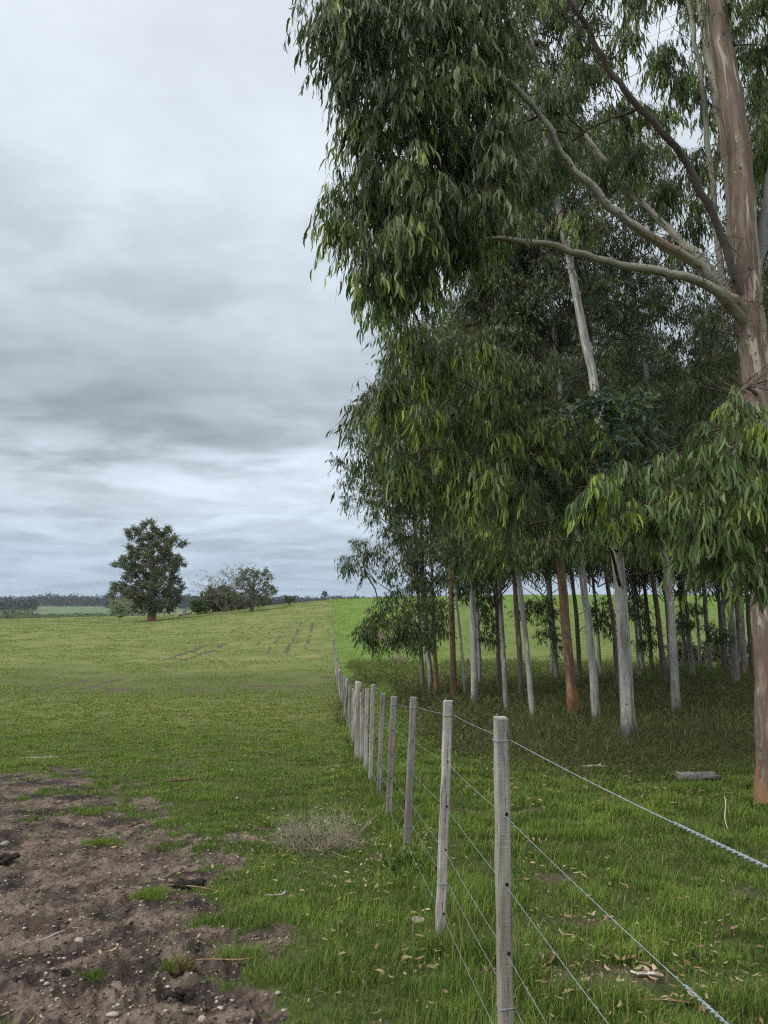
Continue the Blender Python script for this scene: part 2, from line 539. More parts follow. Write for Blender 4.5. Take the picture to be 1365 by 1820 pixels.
def post_material():
    m, n = new_mat('weathered_post')
    oc = n.n('ShaderNodeTexCoord').outputs['Object']
    rnd = n.n('ShaderNodeObjectInfo').outputs['Random']
    off = n.math('MULTIPLY', rnd, 23.0)
    v = n.vmath('ADD', oc, n.comb(off, off, off))
    gr = n.noise(n.vmath('MULTIPLY', v, (1, 1, 0.045)), 95, 4, 0.7)
    blot = n.noise(n.vmath('MULTIPLY', v, (1, 1, 0.35)), 9, 4, 0.6)
    saw = n.noise(n.vmath('MULTIPLY', v, (0.12, 0.12, 1.0)), 150, 2, 0.5)
    c = n.mix(n.step(blot, 0.3, 0.7), (0.245, 0.225, 0.20), (0.36, 0.335, 0.305))
    c = n.mix(n.math('MULTIPLY', n.step(gr, 0.48, 0.72), 0.6), c, (0.12, 0.10, 0.085))
    c = n.mix(n.math('MULTIPLY', n.step(saw, 0.5, 0.75), 0.22), c, (0.5, 0.47, 0.43))
    dk = n.noise(n.vmath('MULTIPLY', v, (1, 1, 0.22)), 5.5, 5, 0.6)
    c = n.mix(n.math('MULTIPLY', n.step(dk, 0.56, 0.68), 0.7), c, (0.075, 0.065, 0.058))
    crack = n.noise(n.vmath('MULTIPLY', v, (1, 1, 0.03)), 60, 3, 0.6, 0.3)
    c = n.mix(n.math('MULTIPLY', n.math('MULTIPLY', n.step(crack, 0.575, 0.60), n.step(crack, 0.635, 0.61)), 0.85), c, (0.03, 0.025, 0.02))
    brn = n.noise(n.vmath('MULTIPLY', v, (1, 1, 0.3)), 4.0, 3, 0.6)
    c = n.mix(n.math('MULTIPLY', n.step(brn, 0.5, 0.7), 0.45), c, (0.19, 0.145, 0.105))
    lich = n.noise(v, 16, 4, 0.6)
    c = n.mix(n.math('MULTIPLY', n.step(lich, 0.62, 0.7), 0.35), c, (0.24, 0.26, 0.18))
    tint = n.math('MULTIPLY_ADD', rnd, 0.55, 0.68)
    c = n.scale(c, tint)
    bump = n.math('ADD', gr, n.math('MULTIPLY', saw, 0.5))
    finish(n, c, 0.9, 0.15, bump, 0.8, 0.004)
    return m


M['post'] = post_material()


def ground_material():
    m, n = new_mat('pasture_ground')
    oc = n.n('ShaderNodeTexCoord').outputs['Object']
    k1 = n.sep(n.n('ShaderNodeAttribute', dict(attribute_name='mask')).outputs['Color'])
    k2 = n.sep(n.n('ShaderNodeAttribute', dict(attribute_name='cover')).outputs['Color'])
    dirt, crop, forest = k1
    dry, bare, field = k2
    flat = n.vmath('MULTIPLY', oc, (1, 1, 0))
    n0 = n.noise(flat, 0.12, 4, 0.6)
    n1 = n.noise(flat, 0.55, 5, 0.6)
    n2 = n.noise(flat, 3.2, 5, 0.65)
    n3 = n.noise(flat, 17, 4, 0.7)
    n4 = n.noise(flat, 70, 3, 0.7)
    # pasture
    g = n.mix(n.step(n2, 0.3, 0.7), (0.034, 0.046, 0.014), (0.058, 0.074, 0.021))
    g = n.mix(n.step(n3, 0.4, 0.75), g, (0.085, 0.11, 0.03))
    g = n.mix(n.math('MULTIPLY', n.step(n4, 0.5, 0.8), 0.4), g, (0.03, 0.04, 0.012))
    # yellow dry pasture further out
    fy = n.mix(n.step(n1, 0.3, 0.66), (0.108, 0.145, 0.032), (0.180, 0.178, 0.066))
    fy = n.mix(n.math('MULTIPLY', n.step(n0, 0.4, 0.66), 0.6), fy, (0.085, 0.132, 0.026))
    fy = n.mix(n.math('MULTIPLY', n.step(n2, 0.5, 0.72), 0.5), fy, (0.22, 0.20, 0.10))
    fy = n.mix(n.math('MULTIPLY', n.step(n.noise(flat, 0.9, 6, 0.72), 0.53, 0.62), 0.6), fy, (0.065, 0.078, 0.026))
    fy = n.mix(n.math('MULTIPLY', n.step(n.noise(flat, 1.8, 6, 0.75), 0.54, 0.64), 0.55), fy, (0.25, 0.225, 0.115))
    c = n.mix(dry, g, fy)
    # sown field on the right
    cg = n.mix(n.step(n1, 0.35, 0.65), (0.088, 0.145, 0.024), (0.125, 0.19, 0.036))
    cg = n.mix(n.math('MULTIPLY', n.step(n2, 0.45, 0.7), 0.5), cg, (0.075, 0.12, 0.022))
    c = n.mix(crop, c, cg)
    # far arable land beyond
    ff = n.mix(n.step(n.noise(flat, 0.012, 3, 0.5), 0.42, 0.55), (0.062, 0.115, 0.05), (0.105, 0.135, 0.055))
    c = n.mix(field, c, ff)
    # forest floor
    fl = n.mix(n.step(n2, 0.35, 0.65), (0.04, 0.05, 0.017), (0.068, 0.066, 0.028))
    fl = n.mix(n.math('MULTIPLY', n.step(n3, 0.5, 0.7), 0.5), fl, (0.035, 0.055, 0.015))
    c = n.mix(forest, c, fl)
    # bare earth
    db = n.math('ADD', bare, n.math('MULTIPLY', n.math('SUBTRACT', n2, 0.5), 0.9))
    c = n.mix(n.step(db, 0.42, 0.62), c, n.mix(n3, (0.058, 0.049, 0.027), (0.11, 0.093, 0.052)))
    dd = n.math('ADD', dirt, n.math('MULTIPLY', n.math('SUBTRACT', n.noise(flat, 7, 5, 0.7), 0.5), 0.55))
    dm = n.step(dd, 0.44, 0.56)
    e = n.mix(n.step(n2, 0.40, 0.60), (0.064, 0.046, 0.035), (0.168, 0.127, 0.097))
    e = n.mix(n.step(n.noise(flat, 1.5, 5, 0.65, 0.5), 0.50, 0.60), e, (0.032, 0.024, 0.021))
    e = n.mix(n.math('MULTIPLY', n.step(n3, 0.48, 0.66), 0.7), e, (0.045, 0.033, 0.027))
    e = n.mix(n.math('MULTIPLY', n.step(n4, 0.58, 0.72), 0.5), e, (0.27, 0.215, 0.17))
    c = n.mix(dm, c, e)
    bump = n.math('ADD', n.math('MULTIPLY', n3, 0.7), n.math('MULTIPLY', n4, 0.3))
    clod = n.n('ShaderNodeTexVoronoi', dict(feature='SMOOTH_F1'), Vector=flat, Scale=26.0, Smoothness=0.6)
    bump = n.math('ADD', bump, n.math('MULTIPLY', clod.outputs['Distance'], -0.5))
    finish(n, c, 0.92, 0.12, bump, 0.9, 0.05)
    return m


M['ground'] = ground_material()

# ------------------------------------------------------------------ ground masks
def poly_sd(poly, X, Y):
    """signed distance to a polygon (negative inside)"""
    P = np.asarray(poly, float)
    d = np.full(X.shape, 1e9)
    ins = np.zeros(X.shape, bool)
    for a, b in zip(P, np.roll(P, -1, 0)):
        e = b - a
        t = np.clip(((X - a[0]) * e[0] + (Y - a[1]) * e[1]) / (e @ e), 0, 1)
        d = np.minimum(d, np.hypot(X - a[0] - t * e[0], Y - a[1] - t * e[1]))
        c = ((a[1] <= Y) & (b[1] > Y)) | ((b[1] <= Y) & (a[1] > Y))
        with np.errstate(divide='ignore', invalid='ignore'):
            ins ^= c & (X < a[0] + (Y - a[1]) * e[0] / (e[1] if e[1] else 1e-9))
    return np.where(ins, -d, d)


DIRT_PX = [(-120, 1372), (20, 1368), (110, 1362), (150, 1392), (215, 1400), (225, 1440), (330, 1445), (400, 1470), (440, 1500), (455, 1560), (425, 1600),
           (400, 1640), (410, 1690), (440, 1730), (500, 1775), (540, 1830), (560, 1960), (-500, 1990), (-500, 1500)]
DIRT = [hit(a, b)[:2] for a, b in DIRT_PX]
BAREPX = [(350, 1355, .5, .35), (205, 1412, .35, .55), (130, 1330, .8, .3), (300, 1362, .5, .25), (1140, 1730, .45, .45), (1045, 1760, .4, .3), (1040, 1640, .3, .12), (1330, 1590, .2, .2), (1255, 1705, .3, .25), (1000, 1560, .25, .15), (1200, 1500, .5, .2), (1310, 1660, .25, .2), (1090, 1560, .2, .12), (950, 1440, .4, .2),
          (430, 1225, 5, .7), (500, 1219, 4, .8), (215, 1226, 1.6, 1.2), (580, 1205, .5, 2.0), (690, 1525, .35, .3)]
BARE = [(*hit(a, b)[:2], c, d) for a, b, c, d in BAREPX]


def masks(X, Y):
    r = np.hypot(X, Y)
    fx = X - fence_x(Y)                                   # >0: right of the fence
    w1 = fbm(X * 1.1, Y * 1.1, 21, 4) - 0.5
    w2 = fbm(X * 0.16, Y * 0.16, 31, 4) - 0.5
    w3 = fbm(X * 5.0, Y * 5.0, 22, 4)
    sd = poly_sd(DIRT, X, Y)
    dirt = np.where(r < 25, sstep(0.75, -0.55, sd + 0.28 + w1 * 2.3 + (w3 - 0.5) * 2.0), 0.0)
    right = sstep(-0.5, 0.6, fx)
    crop = right * sstep(44, 52, Y + w2 * 10) * (1 - 0.62 * sstep(4, 13, fx + w2 * 10) * sstep(140, 84, Y + w2 * 30))
    edge = 1.6 + 1.0 * sstep(10, 30, Y)
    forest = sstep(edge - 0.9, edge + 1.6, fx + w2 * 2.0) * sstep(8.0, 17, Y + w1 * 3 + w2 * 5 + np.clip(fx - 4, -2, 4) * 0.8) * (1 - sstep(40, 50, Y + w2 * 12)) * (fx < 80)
    left = 1 - right
    dry = left * (0.75 * sstep(18, 26, Y + w2 * 7) - 0.5 * sstep(31, 36, Y + w2 * 4) + 0.62 * sstep(44, 62, Y + w2 * 14)) + 0.18 * sstep(6, 16, Y) * left
    dry = dry + right * sstep(46, 56, Y) * 0.7
    bare = np.zeros_like(X)
    for bx, by, ax, ay in BARE:
        q = np.hypot((X - bx) / ax, (Y - by) / ay) + w1 * 1.6 + (w3 - 0.5) * 1.0
        bare = np.maximum(bare, sstep(1.5, 0.1, q) * (0.62 if by < 20 else 0.74))
    # planted rows in the left field
    v = -fx
    row = np.abs(((v / 1.75) % 1.0) - 0.5)
    rows = sstep(0.30, 0.06, row) * (v > 1.6) * (v < 13.5) * sstep(58, 68, Y) * sstep(128, 100, Y)
    bare = np.maximum(bare, rows * (0.12 + 1.0 * (fbm(X * 1.1, Y * 0.5, 41, 3))))
    rowr = sstep(1.5, 0.3, np.abs(fx - 5.2 - 0.02 * (Y - 60))) * sstep(52, 60, Y) * sstep(150, 130, Y)
    bare = np.maximum(bare, rowr * (0.1 + 0.85 * fbm(X * 0.5, Y * 0.12, 43, 3)))
    # sparse lines of dry residue in the sown field
    lr = sstep(0.30, 0.12, np.abs(((Y + 0.5 * X) / 7.0) % 1.0 - 0.5)) * (fx > 9) * sstep(54, 62, Y) * sstep(170, 120, Y)
    bare = np.maximum(bare, lr * (0.15 + 0.5 * fbm(X * 0.3, Y * 0.3, 47, 3)))
    # wheel tracks down the left slope
    tx, ty = hit(100, 1228)[:2]
    ux, uy = hit(385, 1145)[:2]
    e = np.array([ux - tx, uy - ty])
    el_ = np.hypot(*e)
    e = e / el_
    al = (X - tx) * e[0] + (Y - ty) * e[1]
    ac = -(X - tx) * e[1] + (Y - ty) * e[0]
    tr = (np.abs(np.abs(ac) - 0.85) < 0.28) * (al > 0) * (al < el_)
    bare = np.maximum(bare, tr * 0.85 * sstep(0.25, 0.55, fbm(X * 0.3, Y * 0.3, 51, 2)))
    field = sstep(230, 330, Y)
    return dirt, crop * (1 - field), forest, np.clip(dry, 0, 1), bare, field


_pr = np.random.default_rng(99)
PITS = [(hit(a, b)[:2], r, d) for a, b, r, d in zip(_pr.uniform(0, 480, 190), 1400 + 420 * _pr.uniform(0, 1, 190) ** 0.8, _pr.uniform(0.035, 0.075, 190), _pr.uniform(0.012, 0.036, 190))]


def trampled(X, Y):
    """height of the trodden earth above the smooth terrain (before the dirt mask)"""
    z = (fbm(X * 4.5, Y * 4.5, 61, 4) - 0.5) * 0.075 - 0.025 + (fbm(X * 15, Y * 15, 65, 3) - 0.5) * 0.05
    for (c, r, d) in PITS:
        q = np.hypot(X - c[0], (Y - c[1]) * 0.8) / r
        z = z - d * np.exp(-q ** 4) + 0.35 * d * np.exp(-((q - 1.25) / 0.3) ** 2)
    return z


# ------------------------------------------------------------------ ground sheet
def build_ground():
    th_f = np.linspace(-0.74, 0.74, 760)
    th_b = np.linspace(0.74, 2 * np.pi - 0.74, 72)[1:-1]
    th = np.concatenate([th_f, th_b])
    rr = np.concatenate([np.linspace(0.15, 2.2, 16)[:-1], np.exp(np.linspace(np.log(2.2), np.log(60), 400))[:-1], np.exp(np.linspace(np.log(60), np.log(3000), 150))])
    Rg, Tg = np.meshgrid(rr, th, indexing='ij')
    X, Y = Rg * np.sin(Tg), Rg * np.cos(Tg)
    Z = terrain(X, Y)
    dirt, crop, forest, dry, bare, field = masks(X, Y)
    # trampled, cloddy bare earth
    near = Rg < 30
    nz_ = near & (dirt > 0.01)
    Z[nz_] += dirt[nz_] * trampled(X[nz_], Y[nz_])
    Z = Z + np.where(Rg < 200, (rowsn := np.clip(bare - 0.3, 0, 1)) * (fbm(X * 2, Y * 2, 63, 2) - 0.5) * 0.15, 0)
    V = np.stack([X, Y, Z], -1).reshape(-1, 3)
    nr, nt = Rg.shape
    i = np.arange(nr - 1)[:, None] * nt
    j = np.arange(nt)[None]
    j2 = (j + 1) % nt
    Q = np.stack([i + j, i + j2, i + nt + j2, i + nt + j], -1).reshape(-1, 4)[:, ::-1]
    V = np.concatenate([V, [[0, 0, float(terrain(0.0, 0.0))]]])
    c = len(V) - 1
    jj = np.arange(nt)
    T = np.stack([np.full(nt, c), (jj + 1) % nt, jj], -1)
    z0 = np.zeros((1, 3))
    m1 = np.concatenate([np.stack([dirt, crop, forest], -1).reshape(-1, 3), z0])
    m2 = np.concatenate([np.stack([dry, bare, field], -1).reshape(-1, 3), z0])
    me = mesh_np('ground', V, Q, T, [M['ground']], attrs={'mask': m1, 'cover': m2})
    tag(link('ground', me), 'rolling green pasture with a patch of bare stony earth', 'ground', kind='structure')


build_ground()
RNG = np.random.default_rng(5)

# ------------------------------------------------------------------ leaves
def leaves(mb, B, D, Sd, L, Wd, tone, detail=True, m=0, sickle=0.12):
    """lanceolate leaves hanging from points B along D, width along Sd"""
    n = len(B)
    Nn = np.cross(D, Sd)
    L = L[:, None]
    Wd = Wd[:, None]
    if detail:
        bend = (sickle * L) * np.where((np.arange(n) % 2)[:, None], 1, -1)
        c1 = B + D * L * 0.30 + Sd * bend * 0.8 + Nn * L * 0.03
        c2 = B + D * L * 0.68 + Sd * bend * 0.8 + Nn * L * 0.02
        tip = B + D * L - Sd * bend * 0.2
        V = np.stack([B, c1 - Sd * Wd * 0.5, c1 + Sd * Wd * 0.5, c2 - Sd * Wd * 0.42, c2 + Sd * Wd * 0.42, tip], 1).reshape(-1, 3)
        o = np.arange(n)[:, None] * 6
        Q = o + np.array([[1, 2, 4, 3]])
        T = np.concatenate([o + np.array([[0, 2, 1]]), o + np.array([[3, 4, 5]])])
        k = 6
    else:
        c1 = B + D * L * 0.42
        V = np.stack([B, c1 - Sd * Wd * 0.5, B + D * L, c1 + Sd * Wd * 0.5], 1).reshape(-1, 3)
        Q = np.arange(n)[:, None] * 4 + np.array([[0, 1, 2, 3]])
        T = None
        k = 4
    mb.add(V, Q, T, m, np.repeat(tone, k, 0))


def twigs(mb, P0, P1, P2, r, m=1):
    """many thin bent 3-sided twigs at once"""
    n = len(P0)
    A = unit(np.cross(P2 - P0, [0.3, 0.2, 1.0]))
    Bn = unit(np.cross(P2 - P0, A))
    th = np.array([0, 2.094, 4.189])
    ring = np.cos(th)[None, :, None] * A[:, None] + np.sin(th)[None, :, None] * Bn[:, None]
    r = np.broadcast_to(np.asarray(r, float), (n,))[:, None, None]
    V = np.concatenate([P0[:, None] + ring * r, P1[:, None] + ring * r * 0.7, P2[:, None] + ring * r * 0.3], 1).reshape(-1, 3)
    q = []
    for a in (0, 3):
        for j in range(3):
            q.append([a + j, a + (j + 1) % 3, a + 3 + (j + 1) % 3, a + 3 + j])
    Q = (np.arange(n)[:, None, None] * 9 + np.array(q)[None]).reshape(-1, 4)
    mb.add(V, Q, None, m)


def clumps(mb, C, Rad, nleaf, rng, L=0.17, Wd=0.026, droop=1.6, detail=True, young=0.12, dens_twig=11, squash=0.8, tone0=None, twig_r=0.004, dead=0.01, hang=0.45):
    """leaf clumps: twigs fan out of each centre, arch over and carry hanging leaves"""
    C = np.asarray(C, float).reshape(-1, 3)
    k = len(C)
    Rad = np.broadcast_to(np.asarray(Rad, float), (k,))
    nleaf = np.broadcast_to(np.asarray(nleaf, int), (k,))
    nt = np.maximum(4, nleaf // dens_twig)
    ci = np.repeat(np.arange(k), nt)
    n = len(ci)
    d = unit(rng.standard_normal((n, 3)))
    d[:, 2] = d[:, 2] * squash + 0.18
    st = C[ci] + rng.standard_normal((n, 3)) * (Rad[ci] * 0.22)[:, None]
    ln = Rad[ci] * rng.uniform(0.55, 1.1, n)
    P1 = st + d * (ln * 0.55)[:, None]
    P2 = st + d * (ln * 0.95)[:, None] - np.array([0, 0, 1.0]) * (ln * hang)[:, None]
    twigs(mb, st, P1, P2, twig_r)
    per = dens_twig
    ti = np.repeat(np.arange(n), per)
    t = np.tile(np.linspace(0.15, 1.0, per), n) + rng.uniform(-0.06, 0.06, n * per)
    t = t[:, None]
    B = st[ti] * (1 - t) ** 2 + 2 * P1[ti] * t * (1 - t) + P2[ti] * t ** 2
    D = unit(d[ti] * 0.35 + rng.standard_normal((n * per, 3)) * 0.38 + np.array([0, 0, -droop]))
    Sd = unit(np.cross(D, rng.standard_normal((n * per, 3))))
    Ls = L * rng.uniform(0.6, 1.2, n * per)
    Ws = Wd * rng.uniform(0.7, 1.25, n * per)
    ct = rng.uniform(0.15, 0.85, k) if tone0 is None else np.broadcast_to(tone0, (k,))
    tn = np.clip(ct[ci][ti] * 0.62 + rng.uniform(0, 0.3, n)[ti] + rng.normal(0, 0.12, n * per) + 0.05, 0, 1)
    cy = rng.uniform(0, 1, k) < young * 2.2
    yg = ((rng.uniform(0, 1, n) < np.where(cy, 0.35, 0.03)[ci])[ti] * (t[:, 0] > 0.3)) * rng.uniform(0.25, 0.9, n * per)
    dd = (rng.uniform(0, 1, n * per) < dead) * 0.8
    leaves(mb, B, D, Sd, Ls, Ws, np.stack([tn, yg, dd], -1), detail)


def in_poly(poly, n, rng, sep):
    """points spread inside an outline, no closer than sep"""
    P = np.asarray(poly, float)
    lo, hi = P.min(0), P.max(0)
    out = np.zeros((0, 2))
    tries = 0
    while len(out) < n and tries < 60000:
        q = rng.uniform(lo, hi, (64, 2))
        q = q[poly_sd(P, q[:, 0], q[:, 1]) < 0]
        for c in q:
            if len(out) == 0 or np.hypot(*(out - c).T).min() > sep:
                out = np.vstack([out, c])
        tries += 64
        if tries % 4096 == 0:
            sep *= 0.9
    return out[:n]


def limb(mb, A, Bp, r0, r1, rng, m=0, n=8, sag=0.12, sides=6, z0=0.0):
    """a slightly crooked limb from A to Bp that leaves steeply and arches outwards"""
    A = np.asarray(A, float)
    Bp = np.asarray(Bp, float)
    d = Bp - A
    Ld = np.linalg.norm(d)
    t = np.linspace(0, 1, n)[:, None]
    up = np.array([0, 0, 1.0])
    P = A + d * t + up * (np.sin(t * np.pi) * Ld * sag) + np.sin(t * np.pi) * rng.standard_normal((1, 3)) * Ld * 0.05
    P[1:-1] += rng.standard_normal((n - 2, 3)) * Ld * 0.012
    rad = r0 + (r1 - r0) * t[:, 0]
    tone = None
    s0 = mb.n
    mb.tube(P, rad, sides, m, cap=False)
    a = np.array(mb.A[-1])
    a[:, 2] = np.clip((mb.V[-1][:, 2] - z0) / 10.0, 0.3, 1.0)
    mb.A[-1] = a
    return P


def trunk_mesh(path, r0, r1, rng, sides=12, flare=1.35, zf=None, n=26):
    """tapered trunk in local coordinates (foot at the origin)"""
    P = spline(path, n)
    P[1:-1, :2] += rng.standard_normal((n - 2, 2)) * min(r0 * 0.07, 0.007)
    h = P[:, 2] - P[0, 2]
    t = h / max(h[-1], 1e-6)
    rad = r0 + (r1 - r0) * t ** 0.9
    rad = rad * (1 + (flare - 1) * np.exp(-h / 0.28))
    mb = MB()
    mb.tube(P, rad, sides, 0, True, None, 0.025, rng)
    a = np.array(mb.A[-1])
    a[:, 2] = np.clip((mb.V[-1][:, 2] - P[0, 2]) / 10.0, 0, 1)
    mb.A[-1] = a
    return mb, P, rad


# ------------------------------------------------------------------ crowns shared by the inner trees of the plantation
def crown_mesh(seed, H, z0, nc, rad, nl, L, Wd, spread):
    rng = np.random.default_rng(seed)
    mb = MB()
    C = []
    for i in range(nc):
        t = (i + rng.uniform(0, 1)) / nc
        z = z0 + (H - z0) * t
        w = spread * (0.55 + 0.75 * math.sin(math.pi * min(1, 0.25 + t * 0.75))) * (1 - 0.45 * t)
        a = i * 2.399 + rng.uniform(-0.5, 0.5)
        rr = w * math.sqrt(rng.uniform(0.08, 1))
        C.append((rr * math.cos(a), rr * math.sin(a), z + rng.uniform(-0.3, 0.3)))
    C = np.array(C)
    for c in C:
        zt = max(z0 * 0.75, c[2] - 0.7 * math.hypot(c[0], c[1]) - 0.3)
        limb(mb, (0, 0, zt), c, 0.035 * (1.1 - 0.6 * c[2] / H), 0.008, rng, 1, 6, 0.06, 5)
    clumps(mb, C, rad, nl, rng, L, Wd, 1.3, False, 0.05, 8, 0.8, twig_r=0.006)
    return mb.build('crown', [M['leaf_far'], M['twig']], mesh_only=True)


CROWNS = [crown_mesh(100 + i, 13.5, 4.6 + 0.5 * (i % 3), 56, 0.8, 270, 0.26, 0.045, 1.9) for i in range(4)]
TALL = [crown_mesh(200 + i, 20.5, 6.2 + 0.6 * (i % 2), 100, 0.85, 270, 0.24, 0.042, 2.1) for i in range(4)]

# ------------------------------------------------------------------ the plantation: every trunk one can tell apart
TREES = {}
# key, base pixel, width at the foot (px), bark, points higher up its trunk (px), height (m), crown, label
TL = [
    ('t1', (752, 1225), 8, 'bark_brown', [(748, 1149), (742, 1050)], 12.5, None, 'slim brown eucalyptus at the fence end of the grove, leaning foliage down to fence height'),
    ('t2', (767, 1234), 10, 'bark_grey', [(761, 1150), (752, 1020)], 13.5, None, 'grey eucalyptus in the close trio at the far end of the grove'),
    ('t3', (777, 1240), 8, 'bark_orange', [(773, 1155), (768, 1030)], 12.5, 0, 'thin orange-footed eucalyptus, rightmost stem of the close trio at the far end'),
    ('t4', (808, 1249), 12, 'bark_orange', [(801, 1023), (794, 915), (789, 800)], 15.5, None, 'straight orange-brown eucalyptus just left of the thin white leaning one'),
    ('t5', (829, 1249), 6, 'bark_pale', [(818, 1130), (809, 1046), (798, 960)], 10.5, None, 'thinnest white eucalyptus leaning left between an orange trunk and a thick pale trunk'),
    ('t6', (844, 1263), 14, 'bark_pale', [(838, 1003), (828, 923), (815, 800)], 15.0, None, 'thick pale eucalyptus trunk right of the thinnest white leaning stem'),
    ('t7', (853, 1222), 9, 'bark_grey', [(849, 1100), (845, 980)], 14.5, 1, 'grey eucalyptus half hidden right behind the thick pale trunk'),
    ('t8', (888, 1237), 9, 'bark_brown', [(884, 1100), (880, 988), (874, 880)], 15.0, 2, 'dark eucalyptus trunk directly behind a pale one with a cream streak'),
    ('t9', (901, 1272), 10, 'bark_grey', [(893, 1130), (885, 991), (876, 880)], 14.0, 3, 'grey eucalyptus trunk in front of a dark one, with a cream streak at mid height'),
    ('t10', (928, 1249), 11, 'bark_brown', [(921, 1120), (910, 982), (900, 870)], 15.0, 0, 'brown straight eucalyptus just left of the pale trunk leaning left'),
    ('t11', (948, 1290), 11, 'bark_pale', [(936, 1150), (917, 979), (905, 860)], 13.0, 1, 'slender pale eucalyptus leaning left, cream flakes at its foot, behind the second nearest post'),
    ('t12', (982, 1207), 7, 'bark_grey', [(978, 1100), (966, 960)], 14.5, 2, 'thin grey far eucalyptus left of the red-footed trunk'),
    ('t13', (991, 1216), 9, 'bark_grey', [(983, 1110), (974, 991)], 15.0, 3, 'pale grey eucalyptus with a red peeled patch near its foot'),
    ('t14', (1021, 1283), 20, 'bark_orange', [(1003, 1080), (990, 940), (977, 760), (957, 640), (937, 490), (925, 380)], 14.5, None, 'thick orange eucalyptus trunk, brightest rust-coloured bark of the grove'),
    ('t15', (1032, 1225), 9, 'bark_brown', [(1024, 1090), (1008, 955)], 14.5, 1, 'dull brown eucalyptus trunk between the rust-coloured trunk and a pale one'),
    ('t16', (1062, 1292), 16, 'bark_pale', [(1046, 1110), (1024, 946), (1006, 800)], 13.5, None, 'pale grey eucalyptus trunk leaning left, white flaking foot, right of the rust-coloured one'),
    ('t17', (1099, 1237), 9, 'bark_brown', [(1090, 1110), (1072, 976)], 15.0, 2, 'dark narrow eucalyptus trunk immediately left of the largest pale trunk'),
    ('t18', (1119, 1327), 26, 'bark_pale', [(1108, 1130), (1093, 950), (1073, 800), (1057, 687), (1035, 580), (1003, 417), (984, 330), (966, 220)], 14.0, None, 'largest pale eucalyptus in the middle, smooth grey-white trunk with cream patches'),
    ('t19', (1145, 1201), 7, 'bark_grey', [(1133, 1080), (1116, 946)], 14.5, 3, 'thin grey eucalyptus just right of the largest pale trunk'),
    ('t20', (1160, 1204), 8, 'bark_brown', [(1152, 1100), (1140, 991)], 14.0, 0, 'very dark brown far eucalyptus trunk behind the grove middle'),
    ('t21', (1183, 1228), 11, 'bark_brown', [(1170, 1100), (1154, 991), (1140, 880)], 15.0, 1, 'dark brown eucalyptus leaning left beside a mottled pale trunk'),
    ('t22', (1204, 1280), 16, 'bark_pale', [(1195, 1130), (1184, 1006), (1163, 800), (1145, 640), (1120, 484), (1105, 380)], 15.0, None, 'pale mottled eucalyptus with shaggy brown bark at its foot, right of the grove middle'),
    ('t23', (1233, 1213), 10, 'bark_grey', [(1223, 1120), (1211, 1021), (1198, 900)], 15.0, 2, 'grey eucalyptus, first trunk right of the mottled shaggy-footed one'),
    ('t24', (1263, 1201), 9, 'bark_grey', [(1256, 1110), (1248, 1000)], 14.5, 3, 'far grey eucalyptus standing alone against brown brush'),
    ('t25', (1287, 1198), 8, 'bark_brown', [(1280, 1100), (1271, 990)], 14.0, 0, 'far dark slim eucalyptus left of the cream-patched pair'),
    ('t26', (1309, 1222), 15, 'bark_grey', [(1302, 1130), (1293, 1040), (1276, 880)], 15.5, 1, 'grey eucalyptus with cream patches, left stem of the pair beside the big tree'),
    ('t27', (1320, 1206), 12, 'bark_mixed', [(1314, 1120), (1306, 1020)], 14.5, 2, 'cream mottled eucalyptus, right stem of the pair beside the big tree'),
    ('t28', (1337, 1201), 9, 'bark_brown', [(1331, 1110), (1325, 1020)], 14.0, 3, 'dark far eucalyptus seen just left of the big orange trunk'),
    ('t29', (1400, 1240), 14, 'bark_grey', [(1390, 1100), (1375, 950)], 15.5, 0, 'grey eucalyptus standing behind the big tree at the edge of view'),
    ('t30', (1460, 1290), 18, 'bark_mixed', [(1445, 1100), (1420, 900)], 15.0, 1, 'mottled eucalyptus standing to the right of the big tree'),
    ('t31', (1290, 1188), 9, 'bark_grey', [(1275, 800), (1262, 600), (1245, 400)], 16.5, 2, 'tall pole-like far eucalyptus seen high between the big stems'),
    ('t33', (1191, 1198), 5, 'bark_grey', [(1186, 1110), (1178, 1000)], 14.0, 0, 'thinnest grey eucalyptus pole between the dark leaning trunk and the mottled one'),
    ('t34', (1246, 1194), 6, 'bark_pale', [(1240, 1110), (1232, 1000)], 14.0, 1, 'thin whitish far eucalyptus between two grey far trunks, right of the grove middle'),
    ('t35', (1326, 1196), 6, 'bark_pale', [(1321, 1110), (1314, 1010)], 14.0, 2, 'thin whitish far eucalyptus in the gap behind the cream-patched pair'),
    ('t36', (1068, 1206), 7, 'bark_pale', [(1061, 1110), (1050, 980)], 14.5, 3, 'far whitish eucalyptus showing between a pale leaning trunk and a dark narrow one'),
    ('t37', (1136, 1212), 6, 'bark_pale', [(1130, 1110), (1120, 990)], 14.5, 0, 'slim whitish eucalyptus just behind the thin grey one beside the largest pale trunk'),
    ('t32', (1218, 1190), 8, 'bark_brown', [(1212, 1100), (1190, 800)], 16.0, 3, 'slim brown eucalyptus at the far edge of the grove, beside the grey one'),
]
grp = 'eucalyptus trees of the plantation'
